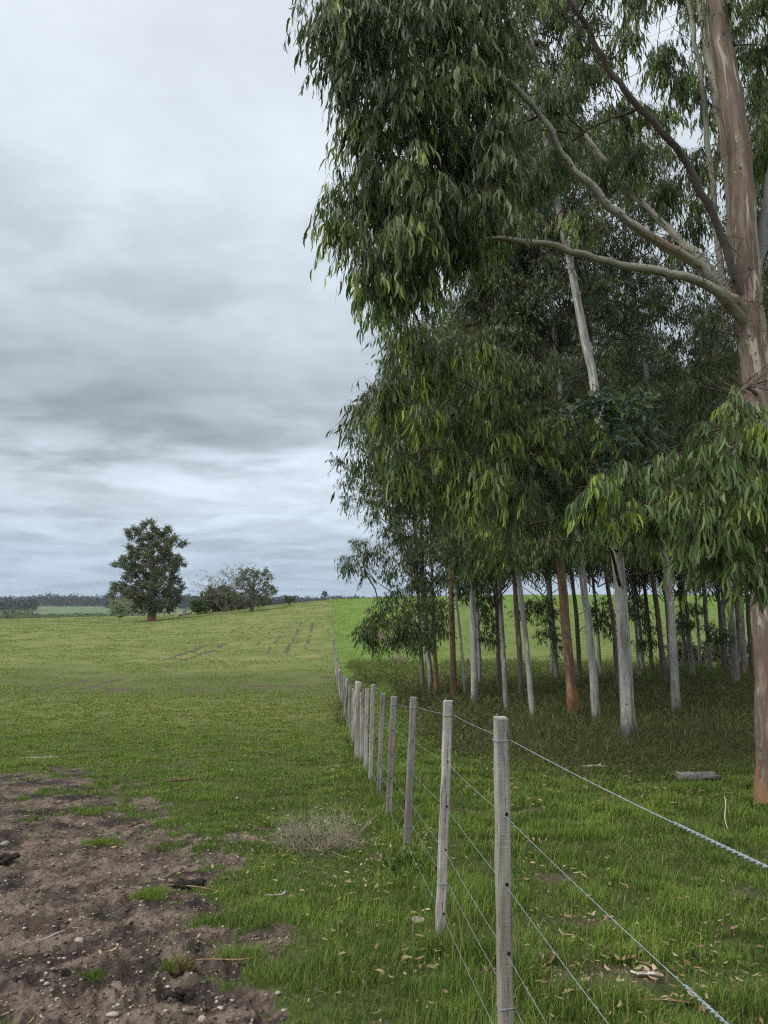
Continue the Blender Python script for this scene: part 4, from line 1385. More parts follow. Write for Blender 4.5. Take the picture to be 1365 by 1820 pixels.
def build_undergrowth():
    """fine dark brush on the floor of the grove"""
    rng = np.random.default_rng(23)
    N = 17000
    Y = (9.0 ** 1.3 + rng.uniform(0, 1, N) * (56 ** 1.3 - 9.0 ** 1.3)) ** (1 / 1.3)
    X = rng.uniform(-0.1, 0.72, N) * Y
    m = masks(X, Y)
    den = fbm(X * 0.7, Y * 0.7, 81, 3)
    keep = ((m[2] > 0.45 + rng.uniform(-.3, .3, N)) & (den > 0.34)) | ((Y > 41) & (X > fence_x(Y) + 1) & (den > 0.45))
    X, Y = X[keep], Y[keep]
    n = len(X)
    Z = terrain(X, Y)
    mb = MB()
    per = 26
    pi = np.repeat(np.arange(n), per)
    H = rng.uniform(0.16, 0.56, n) * np.clip(0.6 + (Y - 9) / 14, 0.55, 1.25)
    az = rng.uniform(0, 2 * np.pi, n * per)
    el_ = rng.uniform(0.3, 1.4, n * per)
    st = np.stack([np.cos(az) * np.cos(el_), np.sin(az) * np.cos(el_), np.sin(el_)], -1)
    base = np.stack([X, Y, Z], -1)[pi] + np.concatenate([rng.normal(0, 0.11, (n * per, 2)), np.zeros((n * per, 1))], 1)
    t = rng.uniform(0.0, 0.8, n * per)[:, None]
    B = base + st * H[pi][:, None] * t
    D = unit(st + rng.standard_normal((n * per, 3)) * 0.5)
    Sd = unit(np.cross(D, rng.standard_normal((n * per, 3))))
    L = H[pi] * rng.uniform(0.25, 0.6, n * per)
    Wd = 0.010 * np.maximum(1, Y[pi] / 13) * rng.uniform(0.6, 1.5, n * per)
    ct = rng.uniform(0, 1, n)[pi]
    gy = sstep(36, 46, Y)[pi]
    tone = np.stack([np.clip(ct * 0.6 + rng.normal(0.2, 0.15, n * per) + 0.3 * gy, 0, 1), np.maximum((rng.uniform(0, 1, n * per) < 0.1) * 0.5, gy * 0.75), (rng.uniform(0, 1, n * per) < 0.25) * rng.uniform(0.2, 0.8, n * per)], -1)
    leaves(mb, B, D, Sd, L, Wd, tone, False)
    o = mb.build('undergrowth', [M['brush_leaf']])
    tag(o, 'low dark ferny brush covering the shaded floor of the grove', 'undergrowth', kind='stuff')


build_undergrowth()


def build_litter():
    """fallen leaves and bark scraps"""
    rng = np.random.default_rng(27)
    spots = [(560, 1480, 1.1, 420), (640, 1560, 0.7, 160), (1140, 1720, 0.45, 220), (1030, 1760, 0.5, 150), (740, 1690, 0.6, 120), (430, 1560, 0.8, 100), (700, 1500, 0.6, 130), (640, 1370, 0.7, 80), (1040, 1640, 0.3, 60), (1255, 1640, 0.4, 70), (1000, 1560, 0.4, 60), (1300, 1740, 0.35, 70), (920, 1500, 0.5, 50), (1180, 1420, 0.8, 80)]
    X, Y = [], []
    for a, b, s, k in spots:
        g = hit(a, b)
        X.append(g[0] + rng.normal(0, s * 0.45, k))
        Y.append(g[1] + rng.normal(0, s * 0.6, k))
    k = 2100
    Yq = (2.4 ** 1.1 + rng.uniform(0, 1, k) * (26 ** 1.1 - 2.4 ** 1.1)) ** (1 / 1.1)
    X.append(rng.uniform(-0.6, 0.65, k) * Yq)
    Y.append(Yq)
    kf = 2600
    Yq = 8.5 + 26 * rng.uniform(0, 1, kf) ** 1.4
    X.append(fence_x(Yq) + 1.2 + rng.uniform(0, 1, kf) * 0.62 * Yq)
    Y.append(Yq)
    X, Y = np.concatenate(X), np.concatenate(Y)
    n = len(X)
    Z = terrain(X, Y) + rng.uniform(0.018, 0.055, n)
    az = rng.uniform(0, 2 * np.pi, n)
    D = unit(np.stack([np.cos(az), np.sin(az), rng.normal(0, 0.18, n)], -1))
    Sd = unit(np.cross(D, np.array([0, 0, 1.0]) + rng.standard_normal((n, 3)) * 0.35))
    L = (0.02 + 0.05 * rng.uniform(0, 1, n) ** 1.8) * np.where((Y > 8.5) & (X > fence_x(Y) + 1), 1.7, 1.0)
    Wd = L * rng.uniform(0.14, 0.36, n)
    mb = MB()
    tone = np.stack([rng.uniform(0, 1, n), (rng.uniform(0, 1, n) < 0.2) * 0.5, np.zeros(n)], -1)
    leaves(mb, np.stack([X, Y, Z], -1), D, Sd, L, Wd, tone, True)
    tag(mb.build('leaf_litter', [M['litter']]), 'dry fallen leaves scattered over grass and earth', 'leaf litter', kind='stuff')


build_litter()

# ------------------------------------------------------------------ stones and pebbles
ICO = {}


def rock(rng, r, flat=0.6, sub=2, amp=0.16):
    if sub not in ICO:
        import bmesh
        bm = bmesh.new()
        bmesh.ops.create_icosphere(bm, subdivisions=sub, radius=1.0)
        ICO[sub] = (np.array([v.co[:] for v in bm.verts]), np.array([[v.index for v in f.verts] for f in bm.faces]))
        bm.free()
    V, F = ICO[sub]
    f = rng.uniform(1.0, 2.0, (3, 3))
    ph = rng.uniform(0, 6.28, (3, 3))
    k = 1 + amp * sum(np.sin(V @ f[i] + ph[i, 0]) for i in range(3)) / 1.6
    V = V * k[:, None] * np.array([r * rng.uniform(0.9, 1.35), r * rng.uniform(0.7, 1.05), r * flat])
    return V, F


def build_stones():
    rng = np.random.default_rng(31)
    named = [((141, 1667), 0.020, 'roundest cream stone in the bare earth, biggest of those left of the grass tuft'), ((363, 1797), 0.020, 'cream stone at the near edge of the bare earth, beside a second paler stone'),
             ((394, 1782), 0.014, 'small pale stone just beyond the larger cream stone at the near edge'), ((371, 1491), 0.026, 'flat pale stone where the bare earth meets the grass below the dry shrub'),
             ((83, 1739), 0.014, 'small round stone beside the left edge of the dirt, between two pebbles'), ((494, 1767), 0.012, 'small white stone lying in green grass near the dirt border'),
             ((356, 1683), 0.016, 'pale oval stone below the dry yellow grass tuft'), ((8, 1498), 0.022, 'white stone at the leftmost edge of the bare earth'), ((150, 1463), 0.016, 'white stone on the upper part of the bare earth'),
             ((42, 1566), 0.020, 'long pale stone on dark earth near the left edge'), ((202, 1798), 0.018, 'flat buff stone at the bottom of the dirt patch'), ((290, 1698), 0.015, 'buff chip lying in front of the dry grass tuft'),
             ((745, 1637), 0.035, 'grey stone sunk in grass at the foot of the second post'), ((690, 1550), 0.030, 'grey stone beside the weeds under the fence'), ((505, 1792), 0.013, 'small pale stone at the corner where dirt meets grass')]
    for (a, b), r, lab in named:
        g = hit(a, b)
        V, F = rock(rng, r * 1.2, 0.55, 3, 0.3)
        mb = MB()
        mb.add(V, None, F)
        o = mb.build('stone', M['stone'], None, tuple(g + [0, 0, float((masks(g[:1], g[1:2])[0] * trampled(g[:1], g[1:2]))[0]) + r * 0.1]))
        o.rotation_euler = (0, 0, rng.uniform(0, 6))
        tag(o, lab, 'stone', 'pale stones on the bare earth')
    # countless pebbles
    N = 15000
    Y = (2.2 ** 1.0 + rng.uniform(0, 1, N) * (9.5 - 2.2))
    X = rng.uniform(-0.62, 0.1, N) * Y
    d = masks(X, Y)[0]
    keep = (d + fbm(X * 2, Y * 2, 91, 3) * 0.8 - 0.4 > 0.55)
    X, Y = X[keep], Y[keep]
    Z = terrain(X, Y) + masks(X, Y)[0] * trampled(X, Y)
    mb = MB()
    for x, y, z in zip(X, Y, Z):
        r = 0.0022 + 0.011 * rng.uniform(0, 1) ** 3.6
        V, F = rock(rng, r, 0.65, 1)
        a = rng.uniform(0, 6.28)
        c, s_ = math.cos(a), math.sin(a)
        V = np.stack([V[:, 0] * c - V[:, 1] * s_, V[:, 0] * s_ + V[:, 1] * c, V[:, 2]], -1)
        mb.add(V + [x, y, z + r * 0.15], None, F, 0, np.tile([rng.uniform(0, 1), 0, 0], (len(V), 1)))
    tag(mb.build('pebbles', M['pebbles']), 'small pebbles and gravel spread over the bare earth', 'pebbles', kind='stuff')
    # soil clods
    N = 9000
    Y = 2.2 + 6.8 * rng.uniform(0, 1, N) ** 1.3
    X = rng.uniform(-0.62, 0.1, N) * Y
    keep = masks(X, Y)[0] > 0.55
    X, Y = X[keep], Y[keep]
    Z = terrain(X, Y) + masks(X, Y)[0] * trampled(X, Y)
    mb = MB()
    for x, y, z in zip(X, Y, Z):
        r = 0.003 + 0.014 * rng.uniform(0, 1) ** 4.0
        V, F = rock(rng, r, 0.6, 1 if r < 0.008 else 2, 0.32)
        mb.add(V + [x, y, z + r * 0.1], None, F)
    tag(mb.build('soil_crumbs', M['soil']), 'crumbled dark soil clods on the trampled earth', 'soil', kind='stuff')


def pebble_material():
    m, n = new_mat('mixed_pebbles')
    at = n.sep(n.n('ShaderNodeAttribute', dict(attribute_name='tone')).outputs['Color'])[0]
    oc = n.n('ShaderNodeTexCoord').outputs['Object']
    c = n.ramp(at, [(0.0, (0.07, 0.052, 0.043)), (0.45, (0.17, 0.13, 0.10)), (0.75, (0.30, 0.24, 0.18)), (1.0, (0.44, 0.39, 0.32))])
    c = n.mix(n.math('MULTIPLY', n.noise(oc, 60, 3, 0.6), 0.4), c, (0.12, 0.09, 0.07))
    finish(n, c, 0.8, 0.25)
    return m


M['pebbles'] = pebble_material()
M['soil'] = simple_noise_mat('crumbled_soil', (0.135, 0.10, 0.078), (0.06, 0.045, 0.036), 40, 0.95, 0.1, bstr=0.8, bdist=0.01)
build_stones()


def lump(name, px, py, size, lab, cat, mat, n=9, spread=1.0, group=None):
    """an irregular crumbly heap of many merged lobes"""
    rng = np.random.default_rng(int(px * 7 + py))
    g = hit(px, py)
    mb = MB()
    for i in range(n):
        V, F = rock(rng, size * rng.uniform(0.2, 0.6), 0.55, 3, 0.45)
        V = V * (1 + rng.normal(0, 0.05, (len(V), 1)))
        mb.add(V + [rng.normal(0, size * 0.55 * spread), rng.normal(0, size * 0.4), size * rng.uniform(-0.1, 0.2)], None, F)
    return tag(mb.build(name, M[mat], None, tuple(g)), lab, cat, group)


lump('dung_heap', 334, 1572, 0.075, 'dark crumbly dung heap beside the bright grass tuft', 'dung', 'dung', 12)
lump('dung_heap', 318, 1768, 0.05, 'dark lump standing in for a shaded hole in the earth near the bottom edge', 'dung', 'dung', 9)  # near-black lump put in place of a dark pit in the earth
lump('dung_heap', 183, 1297, 0.07, 'small dark dung heap on the grass well beyond the dirt', 'dung', 'dung', 7)
lump('dung_heap', 12, 1530, 0.09, 'dark wet dung heap at the left edge of the dirt', 'dung', 'dung', 10)
lump('dung_heap', 1255, 1703, 0.06, 'dark dung clod in lush grass right of the fence', 'dung', 'dung', 8)
lump('dung_heap', 1330, 1605, 0.05, 'dark dung clod in grass under the upper wire', 'dung', 'dung', 8)


def tuft(px, py, rx, ry, n, h, lab, tone=(0.6, 0.35, 0.0), name='grass_tuft'):
    rng = np.random.default_rng(int(px + py * 3))
    g = hit(px, py)
    a = rng.uniform(0, 6.28, n)
    rr = np.sqrt(rng.uniform(0, 1, n)) * (0.75 + 0.25 * np.sin(3 * a + px))
    X, Y = rr * np.cos(a) * rx, rr * np.sin(a) * ry
    Z = terrain(X + g[0], Y + g[1]) - g[2] - 0.01
    az = rng.uniform(0, 6.28, n)
    D = unit(np.stack([np.cos(az) * 0.55, np.sin(az) * 0.55, np.full(n, 1.0)], -1) + rng.standard_normal((n, 3)) * 0.2)
    Sd = unit(np.cross(D, rng.standard_normal((n, 3))))
    mb = MB()
    tn = np.stack([np.clip(rng.normal(tone[0], 0.2, n), 0, 1), np.clip(rng.normal(tone[1], 0.2, n), 0, 1), np.clip(rng.normal(tone[2], 0.15, n), 0, 1) * (tone[2] > 0)], -1)
    leaves(mb, np.stack([X, Y, Z], -1), D, Sd, h * rng.uniform(0.5, 1.3, n), np.full(n, 0.0032), tn, True, sickle=0.2)
    return tag(mb.build(name, [M['grass']], None, tuple(g)), lab, 'grass tuft', 'grass tufts in the bare earth')


tuft(268, 1592, 0.15, 0.13, 900, 0.055, 'bright green grass tuft isolated in the bare earth beside the dung heap')
tuft(185, 1497, 0.22, 0.14, 900, 0.05, 'low wide grass tuft on the bare earth, left of the pinkish bald spot')
tuft(42, 1420, 0.09, 0.12, 350, 0.05, 'small grass tuft at the far left rim of the dirt')
tuft(322, 1722, 0.05, 0.05, 260, 0.075, 'dry yellow grass tuft near the bottom of the dirt', (0.6, 0.2, 0.75))
tuft(300, 1722, 0.04, 0.04, 160, 0.06, 'green wisp of grass beside the dry yellow tuft', (0.5, 0.2, 0.0))
tuft(168, 1734, 0.08, 0.06, 240, 0.035, 'faint low grass patch in the dark dirt at bottom left', (0.3, 0.05, 0.0))
tuft(300, 1505, 0.22, 0.14, 650, 0.04, 'sparse grass tuft spreading between two bald spots', (0.45, 0.1, 0.05))
tuft(160, 1446, 0.16, 0.10, 420, 0.045, 'grass tuft just beyond the white stone on the upper dirt')


for k, (Yp, lab) in enumerate(((2.80, 'long grass around the foot of the nearest fence post'), (4.34, 'long pale grass hiding the foot of the second nearest post'), (6.1, 'grass tuft at the foot of the third fence post, among leafy weeds'),
                               (7.8, 'grass tuft at the foot of the fourth fence post'), (9.2, 'grass tuft at the foot of the fifth fence post'))):
    q = np.array([fence_x(Yp), Yp - 0.06, float(terrain(fence_x(Yp), Yp - 0.06))])
    d_ = np.array([q[0], q[1], q[2] - EYE])
    cz = -d_[1] * SP + d_[2] * CP
    dp = d_[1] * CP + d_[2] * SP
    t_ = tuft(682.5 + FPX * d_[0] / dp, 910 - FPX * cz / dp, 0.17, 0.16, 420, 0.13, lab, (0.62, 0.25, 0.22))
    t_['group'] = 'grass tufts at the feet of the fence posts'


def dry_shrub():
    """leafless twiggy heap of grey stems"""
    rng = np.random.default_rng(43)
    g = hit(570, 1505)
    mb = MB()
    n = 380
    a = rng.uniform(0, 6.28, n)
    rr = np.sqrt(rng.uniform(0, 1, n))
    B = np.stack([rr * np.cos(a) * 0.34, rr * np.sin(a) * 0.42, rng.uniform(-0.02, 0.10, n)], -1)
    d = unit(np.stack([np.cos(a) * 0.7, np.sin(a) * 0.7, rng.uniform(0.2, 1.3, n)], -1) + rng.standard_normal((n, 3)) * 0.55)
    L = rng.uniform(0.10, 0.28, n)[:, None]
    mid_ = B + d * L * 0.5 + rng.standard_normal((n, 3)) * 0.022
    tip = B + d * L + rng.standard_normal((n, 3)) * 0.035
    twigs(mb, B, mid_, tip, rng.uniform(0.0014, 0.0036, n), 0)
    k = rng.integers(0, n, 900)
    d2 = unit(d[k] + rng.standard_normal((900, 3)) * 0.9)
    L2 = rng.uniform(0.03, 0.10, 900)[:, None]
    S0 = mid_[k] + (tip[k] - mid_[k]) * rng.uniform(0, 1, (900, 1))
    twigs(mb, S0, S0 + d2 * L2 * 0.5 + rng.standard_normal((900, 3)) * 0.008, S0 + d2 * L2, 0.001, 0)
    tag(mb.build('dry_shrub', [M['dry_twig']], None, tuple(g)), 'leafless grey-brown twiggy shrub in the grass left of the posts', 'shrub')


dry_shrub()


def weed(px, py, w, h, n, lab, mat='weed_leaf', L=0.045, Wd=0.022, stems=14, group=None, dead=0.0):
    rng = np.random.default_rng(int(px * 3 + py))
    g = hit(px, py)
    mb = MB()
    a = rng.uniform(0, 6.28, stems)
    rr = rng.uniform(0, 1, stems) ** 0.7
    B = np.stack([rr * np.cos(a) * w * 0.6, rr * np.sin(a) * w * 0.6, np.full(stems, -0.02)], -1)
    d = unit(np.stack([np.cos(a) * 0.45, np.sin(a) * 0.45, np.ones(stems)], -1) + rng.standard_normal((stems, 3)) * 0.2)
    hh = (h * rng.uniform(0.6, 1.1, stems))[:, None]
    tip = B + d * hh
    twigs(mb, B, B + d * hh * 0.5, tip, 0.003)
    k = rng.integers(0, stems, n)
    t = rng.uniform(0.1, 1.0, n)[:, None]
    P = B[k] * (1 - t) + tip[k] * t
    D = unit(rng.standard_normal((n, 3)) + [0, 0, 0.25])
    Sd = unit(np.cross(D, rng.standard_normal((n, 3))))
    tn = np.stack([rng.uniform(0, 1, n), (rng.uniform(0, 1, n) < 0.25) * rng.uniform(0.2, 0.9, n), (rng.uniform(0, 1, n) < dead) * 0.8], -1)
    leaves(mb, P, D, Sd, L * rng.uniform(0.6, 1.3, n), Wd * rng.uniform(0.6, 1.3, n), tn, True)
    return tag(mb.build('weed', [M[mat], M['twig']], None, tuple(g)), lab, 'weed', group)


weed(728, 1560, 0.20, 0.24, 420, 'bright leafy green weed clump growing around the third post foot')
weed(913, 1590, 0.07, 0.32, 60, 'pale clover-like sprig standing right of the nearest post', L=0.03, Wd=0.022, stems=7)
weed(632, 1337, 0.16, 0.30, 320, 'dark green weed hugging the thick strainer post', L=0.05, Wd=0.02)
weed(690, 1408, 0.22, 0.22, 260, 'low green weeds between the fourth and fifth posts', L=0.04)
weed(606, 1285, 0.40, 0.75, 420, 'tall brownish dead-stemmed weeds left of the fence row', 'brush_leaf', 0.07, 0.012, 40, dead=0.6)
weed(600, 1262, 0.5, 0.7, 360, 'further brown weeds along the fence in the dip', 'brush_leaf', 0.08, 0.014, 34, dead=0.5)
weed(645, 1190, 0.9, 0.7, 420, 'dark rushy weeds in the wet dip right of the fence', 'brush_leaf', 0.12, 0.03, 30)

# ------------------------------------------------------------------ fallen bark, sticks and the log
def strip(name, px, py, ln, wd, az, lab, mat='dry_bark', curl=0.5, cat='bark', lift=0.012, bend=0.15, th=0.003):
    """a curled strip of shed bark: a thin shell with thickness"""
    rng = np.random.default_rng(int(px * 5 + py))
    g = hit(px, py)
    n, k = 14, 6
    t = np.linspace(-0.5, 0.5, n)
    mb = MB()
    ca, sa = math.cos(R(az)), math.sin(R(az))
    rows = []
    for side in (0, 1):
        for i, ti in enumerate(t):
            for j in range(k):
                ph = (j / (k - 1) - 0.5) * 2 * (1.2 + curl * ti)
                r = wd / 2.2 * (1 - 0.5 * abs(ti)) - side * th
                x = ti * ln
                y = r * math.sin(ph) + bend * ln * (ti * 2) ** 2 * 0.5
                z = r * (1 - math.cos(ph)) + lift + side * th + 0.04 * ln * math.sin(ti * 5 + px)
                rows.append((x * ca - y * sa, x * sa + y * ca, z))
    V = np.array(rows)
    gz = terrain(V[:, 0] + g[0], V[:, 1] + g[1]) - g[2]
    V[:, 2] += gz
    V += rng.normal(0, wd * 0.03, V.shape)
    o = n * k
    Q = []
    for i in range(n - 1):
        for j in range(k - 1):
            q = [i * k + j, i * k + j + 1, (i + 1) * k + j + 1, (i + 1) * k + j]
            Q.append(q)
            Q.append([x + o for x in q[::-1]])
        for j in (0, k - 1):
            Q.append([i * k + j, (i + 1) * k + j, (i + 1) * k + j + o, i * k + j + o])
    mb.add(V, Q)
    return tag(mb.build(name, M[mat], None, tuple(g)), lab, cat, 'shed bark and sticks on the ground')


def stick(px, py, ln, r, az, lab, mat='pale_stick', kink=0.08, lift=0.01, rise=0.0):
    rng = np.random.default_rng(int(px * 11 + py))
    g = hit(px, py)
    n = 12
    t = np.linspace(-0.5, 0.5, n)
    x, y = t * ln, kink * ln * np.sin(t * 5 + rng.uniform(0, 6))
    c, s_ = math.cos(R(az)), math.sin(R(az))
    P = np.stack([x * c - y * s_, x * s_ + y * c, np.zeros(n)], -1)
    P[:, 2] = terrain(P[:, 0] + g[0], P[:, 1] + g[1]) - g[2] + r + lift + (t + 0.5) * rise
    mb = MB()
    mb.tube(P, r * (1 - 0.5 * np.abs(t)), 7, 0, True, None, 0.1, rng)
    b = P[8]
    mb.tube(np.array([b, b + [0.04 * ln, 0.06 * ln, 0.03], b + [0.10 * ln, 0.12 * ln, 0.05]]), [r * 0.5, r * 0.4, r * 0.2], 5)
    return tag(mb.build('stick', M[mat], None, tuple(g)), lab, 'stick', 'shed bark and sticks on the ground')


strip('bark_strip', 325, 1387, 0.36, 0.07, 5, 'tan shed bark pile lying on the grass beyond the dirt')
strip('bark_strip', 310, 1390, 0.28, 0.05, 20, 'second tan bark piece crossing the pile beyond the dirt')
stick(468, 1338, 0.5, 0.012, 0, 'thin tan stick lying across the grass left of the fence', 'dry_bark', 0.03)
strip('bark_strip', 613, 1363, 0.42, 0.05, 20, 'pale bark strip on grass beside the thinner far posts', 'pale_stick')
strip('bark_strip', 628, 1353, 0.40, 0.045, 48, 'orange bark strip leaning over the pale one near the far posts')
strip('bark_strip', 648, 1377, 0.3, 0.04, 0, 'whitish bark strip at the foot of the sixth post', 'pale_stick')
strip('bark_strip', 494, 1600, 0.16, 0.03, 35, 'curled tan bark strip arching over the edge of the dirt', 'pale_stick', bend=0.5, lift=0.03)
strip('bark_strip', 232, 1470, 0.30, 0.05, 4, 'pinkish brown bark strip on the upper bare earth')
strip('bark_strip', 95, 1668, 0.17, 0.02, 50, 'narrow curled bark sliver on dark earth at left', 'pale_stick', bend=0.4)
stick(345, 1582, 0.42, 0.005, -12, 'thin brown stem lying across the dirt in front of the dung heap', 'dry_bark', 0.05)
stick(400, 1710, 0.3, 0.004, 12, 'fine tan stem near the bottom of the bare earth', 'dry_bark', 0.04)
stick(1056, 1366, 0.42, 0.028, -12, 'bleached white stick on grass under the pale trunks', 'pale_stick')
stick(1125, 1350, 0.75, 0.016, 3, 'long thin tan branch lying just beyond the white stick', 'dry_bark', 0.04)
strip('bark_strip', 1180, 1348, 0.36, 0.06, 6, 'orange bark strip right of the white stick')
strip('bark_strip', 1235, 1326, 0.4, 0.06, -10, 'brown bark strip in brush near the big tree')
strip('bark_strip', 1160, 1414, 0.4, 0.03, 0, 'dull orange bark strip lying in shade before the log', 'dry_bark')
stick(1291, 1468, 0.42, 0.005, 70, 'thin dry stem standing up out of grass under the big tree', 'pale_stick', 0.04, rise=0.22)
strip('bark_strip', 1150, 1738, 0.16, 0.04, -20, 'tan bark flake on dark soil right of the nearest post', 'pale_stick')
strip('bark_strip', 1120, 1712, 0.14, 0.045, 10, 'brown bark flake just behind the tan one on dark soil')
strip('bark_strip', 980, 1712, 0.11, 0.03, 55, 'single orange curled leaf-like bark scrap right of the nearest post')
strip('bark_strip', 1170, 1790, 0.35, 0.03, -4, 'long tan bark strip at the bottom right', 'dry_bark')
stick(70, 1349, 0.8, 0.012, 3, 'pale thin stick on grass at the left edge', 'pale_stick', 0.02)
stick(830, 1447, 0.9, 0.008, -28, 'dark fallen branch on the grass between first and second posts', 'twig', 0.1)


def log():
    rng = np.random.default_rng(51)
    g = hit(1238, 1388)
    mb = MB()
    n, s_ = 16, 18
    t = np.linspace(-0.5, 0.5, n)
    P = np.stack([t * 0.60, 0.10 * t + 0.02 * np.sin(t * 7), np.full(n, 0.055)], -1)
    P[:, 2] += terrain(P[:, 0] + g[0], P[:, 1] + g[1]) - g[2]
    mb.tube(P, 0.072 * (1 - 0.25 * t), s_, 0, True, None, 0.09, rng)
    # ragged fibres at the broken end
    for i in range(18):
        a = rng.uniform(0, 6.28)
        b = P[-1] + [0, 0.06 * math.cos(a), 0.05 * math.sin(a)]
        mb.tube(np.array([b - [0.06, 0, 0], b + [rng.uniform(0.02, 0.10), rng.normal(0, 0.01), rng.normal(0, 0.01)]]), [0.012, 0.003], 5)
    tag(mb.build('fallen_log', M['dead_wood'], None, tuple(g)), 'grey rotting log lying in grass left of the big trunk', 'log')


log()


def hanging_bark():
    """torn brown bark caught over the fence top"""
    rng = np.random.default_rng(53)
    g = np.array([fence_x(13.2), 13.2, float(terrain(fence_x(13.2), 13.2))])
    H = 1.36
    mb = MB()
    for i in range(7):
        x0 = rng.uniform(-0.05, 0.08)
        P = np.array([[x0 + 0.10, 0.0, H - 0.45 - rng.uniform(0, 0.2)], [x0 + 0.10, -0.02, H - 0.15], [x0 + 0.03, -0.01, H + 0.01], [x0 - 0.07, -0.05, H - 0.12], [x0 - 0.14, -0.06, H - 0.5], [x0 - 0.20, -0.05, H - 0.9 - rng.uniform(0, 0.25)]])
        P[1:] += rng.normal(0, 0.015, (5, 3))
        mb.tube(spline(P, 16), np.linspace(0.007, 0.004, 16), 5, 0, True, None, 0.1, rng, flat=0.5)
    tag(mb.build('hanging_bark', M['dry_bark'], None, tuple(g)), 'brown torn bark strips draped over the fence beside the thick strainer post', 'bark')


hanging_bark()

# ------------------------------------------------------------------ trees on the far slope
def far_tree(name, base, Y, outline, nc, sep, rad, nl, L, leaf, bark, trunk_w, lab, cat='tree', depth=3.0, trunk_top=0.75, seed=1, branches=9, young=0.08, flare=1.8, squash=0.8, group=None, sub=None):
    rng = np.random.default_rng(seed)
    if Y < 170:
        Yh = hit(*base)[1]
        if Yh > 172:
            Yh = 160.0
        k = Yh / Y
        Y, rad, L, depth = Yh, rad * k, L * k, depth * k
    g = pix(base[0], base[1], Y)
    g[2] = float(terrain(g[0], g[1]))
    root = thing(name, lab, cat, g, group)
    q = in_poly(outline, nc, rng, sep)
    C = np.array([pix(a, b, Y) for a, b in q]) - g
    C[:, 1] += rng.uniform(-depth, depth, len(C))
    top = C[:, 2].max()
    cx = np.average(C[:, 0])
    h = top * trunk_top
    r0 = trunk_w * 0.5 * Y / FPX
    mb, P, rr = trunk_mesh(np.array([[0, 0, -0.3], [cx * 0.15, 0, h * 0.3], [cx * 0.4, 0, h * 0.65], [cx * 0.7, 0, h]]), r0, r0 * 0.25, rng, 12, flare, n=20)
    for c in C[:: max(1, len(C) // (branches * 3))]:
        i = np.argmin(np.abs(P[:, 2] - max(h * 0.12, c[2] - 0.9 * np.hypot(*(c[:2])))))
        limb(mb, P[i], c, rr[i] * 0.45, 0.03, rng, 0, 7, 0.08, 6)
    mb.build('trunk', M[bark], root)
    m2 = MB()
    clumps(m2, C, rad, nl, rng, L, L * 0.5, 0.35, False, young, 8, squash, twig_r=0.012, hang=0.12)
    m2.build('crown', [M[leaf], M['twig']], root)
    return root


far_tree('eucalyptus_tree', (269, 1104), 112, [(229, 945), (243, 938), (258, 946), (262, 936), (282, 931), (294, 938), (303, 952), (313, 958), (322, 962), (310, 972), (304, 982), (325, 988), (322, 1000), (316, 1018), (312, 1030), (322, 1050), (316, 1060), (312, 1078), (285, 1088), (250, 1086), (238, 1070),
                                            (238, 1062), (216, 1060), (200, 1058), (198, 1048), (214, 1040), (232, 1036), (224, 1012), (200, 1000), (208, 990), (226, 986), (228, 968), (246, 968), (236, 954)],
         230, 6.0, 0.80, 330, 0.24, 'leaf_tree', 'bark_orange', 16, 'tall broad-crowned old eucalyptus with flared reddish trunk alone on the left slope', depth=3.2, seed=61, young=0.16, flare=1.7, trunk_top=0.8)
tr = bpy.data.objects['eucalyptus_tree']
far_tree('round_tree', (447, 1087), 128, [(424, 1018), (436, 1010), (450, 1012), (462, 1012), (475, 1012), (488, 1022), (482, 1034), (492, 1050), (485, 1060), (478, 1072), (462, 1076), (450, 1070), (425, 1074), (418, 1060), (426, 1040), (418, 1030)],
         86, 5.0, 0.72, 190, 0.20, 'leaf_olive', 'bark_brown', 8, 'airy round-topped olive tree with short dark trunk on the hill', depth=2.5, seed=63, young=0.18, trunk_top=0.7, flare=1.2)
far_tree('thicket_bush', (398, 1086), 124, [(360, 1082), (362, 1056), (378, 1046), (400, 1044), (416, 1050), (426, 1062), (434, 1082), (400, 1086)],
         70, 5, 0.75, 170, 0.30, 'leaf_olive', 'bark_brown', 7, 'dense brownish-green thicket at the foot of the half-bare tree', 'bush', 2.5, 0.6, 65, flare=1.1)
far_tree('round_bush', (351, 1088), 116, [(338, 1084), (340, 1070), (352, 1067), (364, 1074), (366, 1086)], 18, 4.5, 0.6, 220, 0.24, 'weed_leaf', 'bark_brown', 3, 'small bright green round bush beside the fallen trunk', 'bush', 1.0, 0.5, 67, young=0.1, flare=1.1)
far_tree('round_bush', (514, 1068), 165, [(506, 1067), (508, 1061), (516, 1060), (523, 1063), (523, 1068)], 12, 2.5, 0.55, 120, 0.3, 'leaf_olive', 'bark_brown', 3, 'small dark bush alone on the crest right of the round-topped tree', 'bush', 1.0, 0.5, 69, flare=1.1)
far_tree('round_bush', (213, 1096), 128, [(208, 1094), (212, 1091), (219, 1093), (216, 1097)], 6, 2.5, 0.3, 90, 0.22, 'leaf_light', 'bark_brown', 2, 'tiny yellowish sapling bush on the slope left of the tall tree', 'bush', 0.4, 0.5, 71, flare=1.1)


